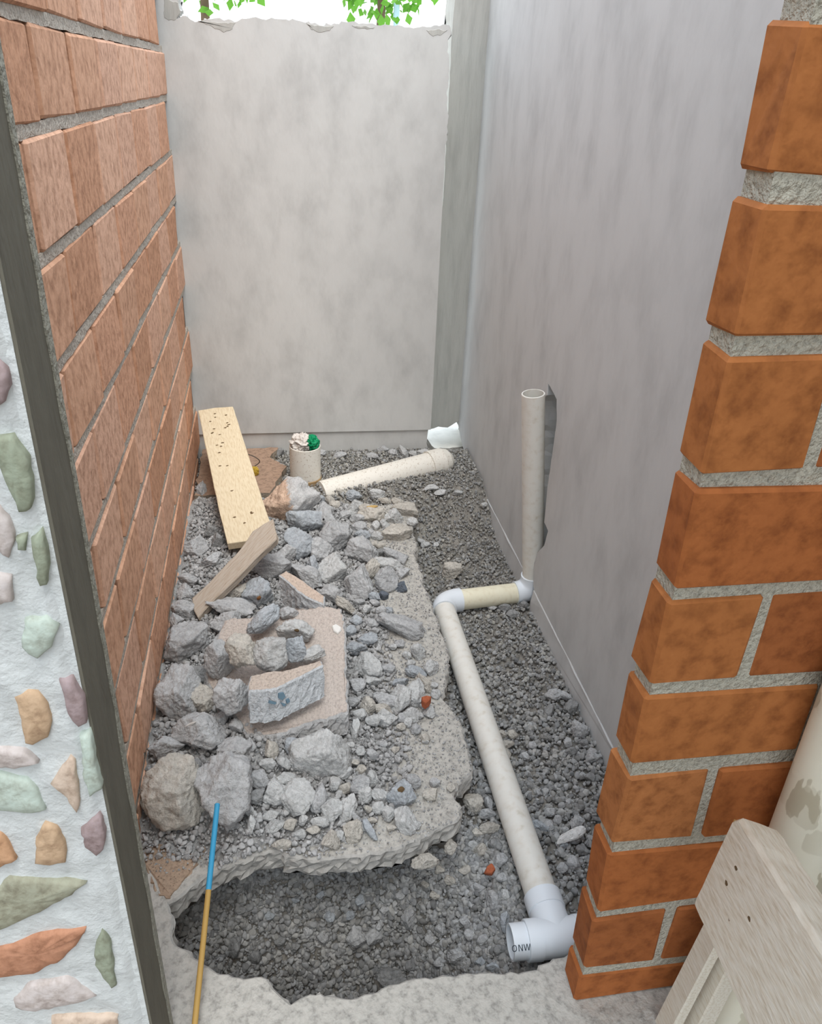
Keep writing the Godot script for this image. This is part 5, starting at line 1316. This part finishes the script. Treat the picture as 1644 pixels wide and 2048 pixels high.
func gravel() -> void:
	var shapes: Array = []
	for k in 4: shapes.append(rock(2, 400 + k, Vector3(1, 0.72, 0.9), 6, 0.04, 6))
	var lists: Array = [[], [], [], []]
	var cols: Array = [[], [], [], []]
	var tries := 0
	while tries < 60000:
		tries += 1
		var x := rng.randf_range(-0.32, 0.70)
		var z := rng.randf_range(-2.84, -0.66)
		if tries > 46000:
			x = rng.randf_range(-0.28, 0.42)
			z = rng.randf_range(-1.12, -0.72)
		if on_slab(x, z) and trench(x, z) > -0.1: continue
		var near := ss((z + 2.2) / 1.2)
		var s := lerpf(0.0036, 0.0052, near) * (0.55 + 1.3 * pow(rng.randf(), 2.2))
		var k := rng.randi() % 4
		var p := Vector3(x, trench(x, z) - 0.004 + rng.randf_range(-0.002, 0.004), z)
		lists[k].append(Transform3D(turn().scaled(Vector3.ONE * s), p))
		var g := rng.randf_range(0.23, 0.50)
		var warm := rng.randf_range(0.0, 0.13) * (1.0 - 0.5 * near)
		cols[k].append(Color(g * (0.98 + warm * 0.5), g, g * (1.03 - warm)))
	var words := ["grey rounded pebbles", "grey oval pebbles", "mixed grey gravel stones", "fine mixed gravel"]
	for k in 4: scatter("trench_gravel", shapes[k], M.pebble, lists[k], cols[k], "%s filling the trench beside the slab and the pit" % words[k], "gravel")
	lists = [[], [], [], []]
	cols = [[], [], [], []]
	tries = 0
	while tries < 30000:
		tries += 1
		var x := rng.randf_range(-0.3, 0.40)
		var z := rng.randf_range(-2.6, -1.02)
		if not on_slab(x, z): continue
		var k := rng.randi() % 4
		var s := 0.0018 + 0.0062 * pow(rng.randf(), 2.6)
		var h := heap(x, z)
		if h < 0.008: s *= 0.4
		lists[k].append(Transform3D(turn().scaled(Vector3.ONE * s), Vector3(x, maxf(h - 0.005, 0.0) + rng.randf_range(-0.002, 0.004), z)))
		var g := rng.randf_range(0.33, 0.58)  # grit darkened too, imitating shaded gaps among the chunks
		cols[k].append(Color(g, g, g * 1.01))
	words = ["pale crushed concrete grit", "grey crushed concrete grit", "dusty concrete crumbs", "fine grey rubble crumbs"]
	for k in 4: scatter("rubble_grit", shapes[k], M.pebble, lists[k], cols[k], "%s spread between the rubble chunks on the slab" % words[k], "grit")

func outside() -> void:
	tag(part("wall_added_right", boxes([[Vector3(0.80, -0.1, -0.62), Vector3(0.95, 2.6, 1.8)]]), M.column), "added unseen side wall right of the brick pier, there to shade it", "wall", "", "structure")  # out of view, added to darken the lower right of the pier
	tag(part("yard_ground", boxes([[Vector3(-14, -0.4, -30), Vector3(14, -0.045, -2.97)]]), M.yard), "open ground outside behind the back wall, painted paler in place of sunlight", "ground", "", "structure")
	tag(part("yard_floor", boxes([[Vector3(-6, -0.4, -0.6), Vector3(6, -0.021, 6)]]), M.front_yard), "brown trodden ground before the doorway", "ground", "", "structure")
	tag(part("wall_added_left", boxes([[Vector3(-1.35, -0.1, -0.68), Vector3(-1.2, 2.1, 1.6)]]), M.column), "added unseen side wall left of the field stone wall, blocking light from the pier", "wall", "", "structure")  # unseen wall added to keep side light off the pier end face
	tag(part("added_shade_roof", boxes([[Vector3(-0.05, 2.30, -0.22), Vector3(1.1, 2.36, 0.95)]]), M.column), "added unseen roof edge that blocks light above the doorway's forecourt", "roof", "", "structure")  # added overhead, out of view, to shade lower pier, slab and rubble
	var r := RandomNumberGenerator.new()
	r.seed = 9
	var st := SurfaceTool.new()
	st.begin(Mesh.PRIMITIVE_TRIANGLES)
	st.set_smooth_group(-1)
	face(st, [Vector3(0, 0, 0), Vector3(0.35, 0.06, 0.5), Vector3(0, 0, 1), Vector3(-0.35, 0.06, 0.5)], Vector3.UP)
	st.generate_normals()
	var leaf := st.commit()
	for e in [[Vector3(-0.52, 2.32, -8.0), 0.62, "leafy green tree beyond the back wall, behind its left half"], [Vector3(0.98, 2.28, -8.2), 0.55, "leafy green tree beyond the back wall, beside the pale blue post"]]:
		var c: Vector3 = e[0]
		var t := thing("tree", Vector3(c.x, -0.1, c.z))
		tag(t, e[2], "tree", "trees beyond the back wall")
		part("trunk", sweep([Vector3(0, 0, 0), Vector3(0.04, 0.9, 0), Vector3(-0.02, 1.7, 0), Vector3(0, c.y + 0.3, 0)], func(f): return 0.07 - 0.045 * f, 12), M.bark, t)
		var mm := MultiMesh.new()
		mm.transform_format = MultiMesh.TRANSFORM_3D
		mm.mesh = leaf
		mm.instance_count = 900
		for i in 900:
			var q := Vector3(r.randf_range(-1, 1), r.randf_range(-1, 1), r.randf_range(-1, 1))
			q = q.normalized() * pow(r.randf(), 0.5) * e[1]
			mm.set_instance_transform(i, Transform3D(Basis.from_euler(Vector3(r.randf() * TAU, r.randf() * TAU, r.randf() * TAU)).scaled(Vector3.ONE * r.randf_range(0.07, 0.12)), q + Vector3(0, c.y + 0.1, 0)))
		var f := MultiMeshInstance3D.new()
		f.name = "foliage"
		f.multimesh = mm
		f.material_override = M.leaf
		f.set_meta("kind", "stuff")
		t.add_child(f, true)
	var p := thing("sign_post", Vector3(1.115, -0.08, -8.3))
	tag(p, "pale blue post with a blue board beyond the back wall", "post")
	part("post", block(Vector3(0.05, 3.2, 0.05), 0.004, 0, 1), M.post, p, Vector3(0, 1.6, 0))
	part("board", block(Vector3(0.32, 0.3, 0.02), 0.003, 0, 1), M.sign, p, Vector3(-0.12, 2.18, 0.04))
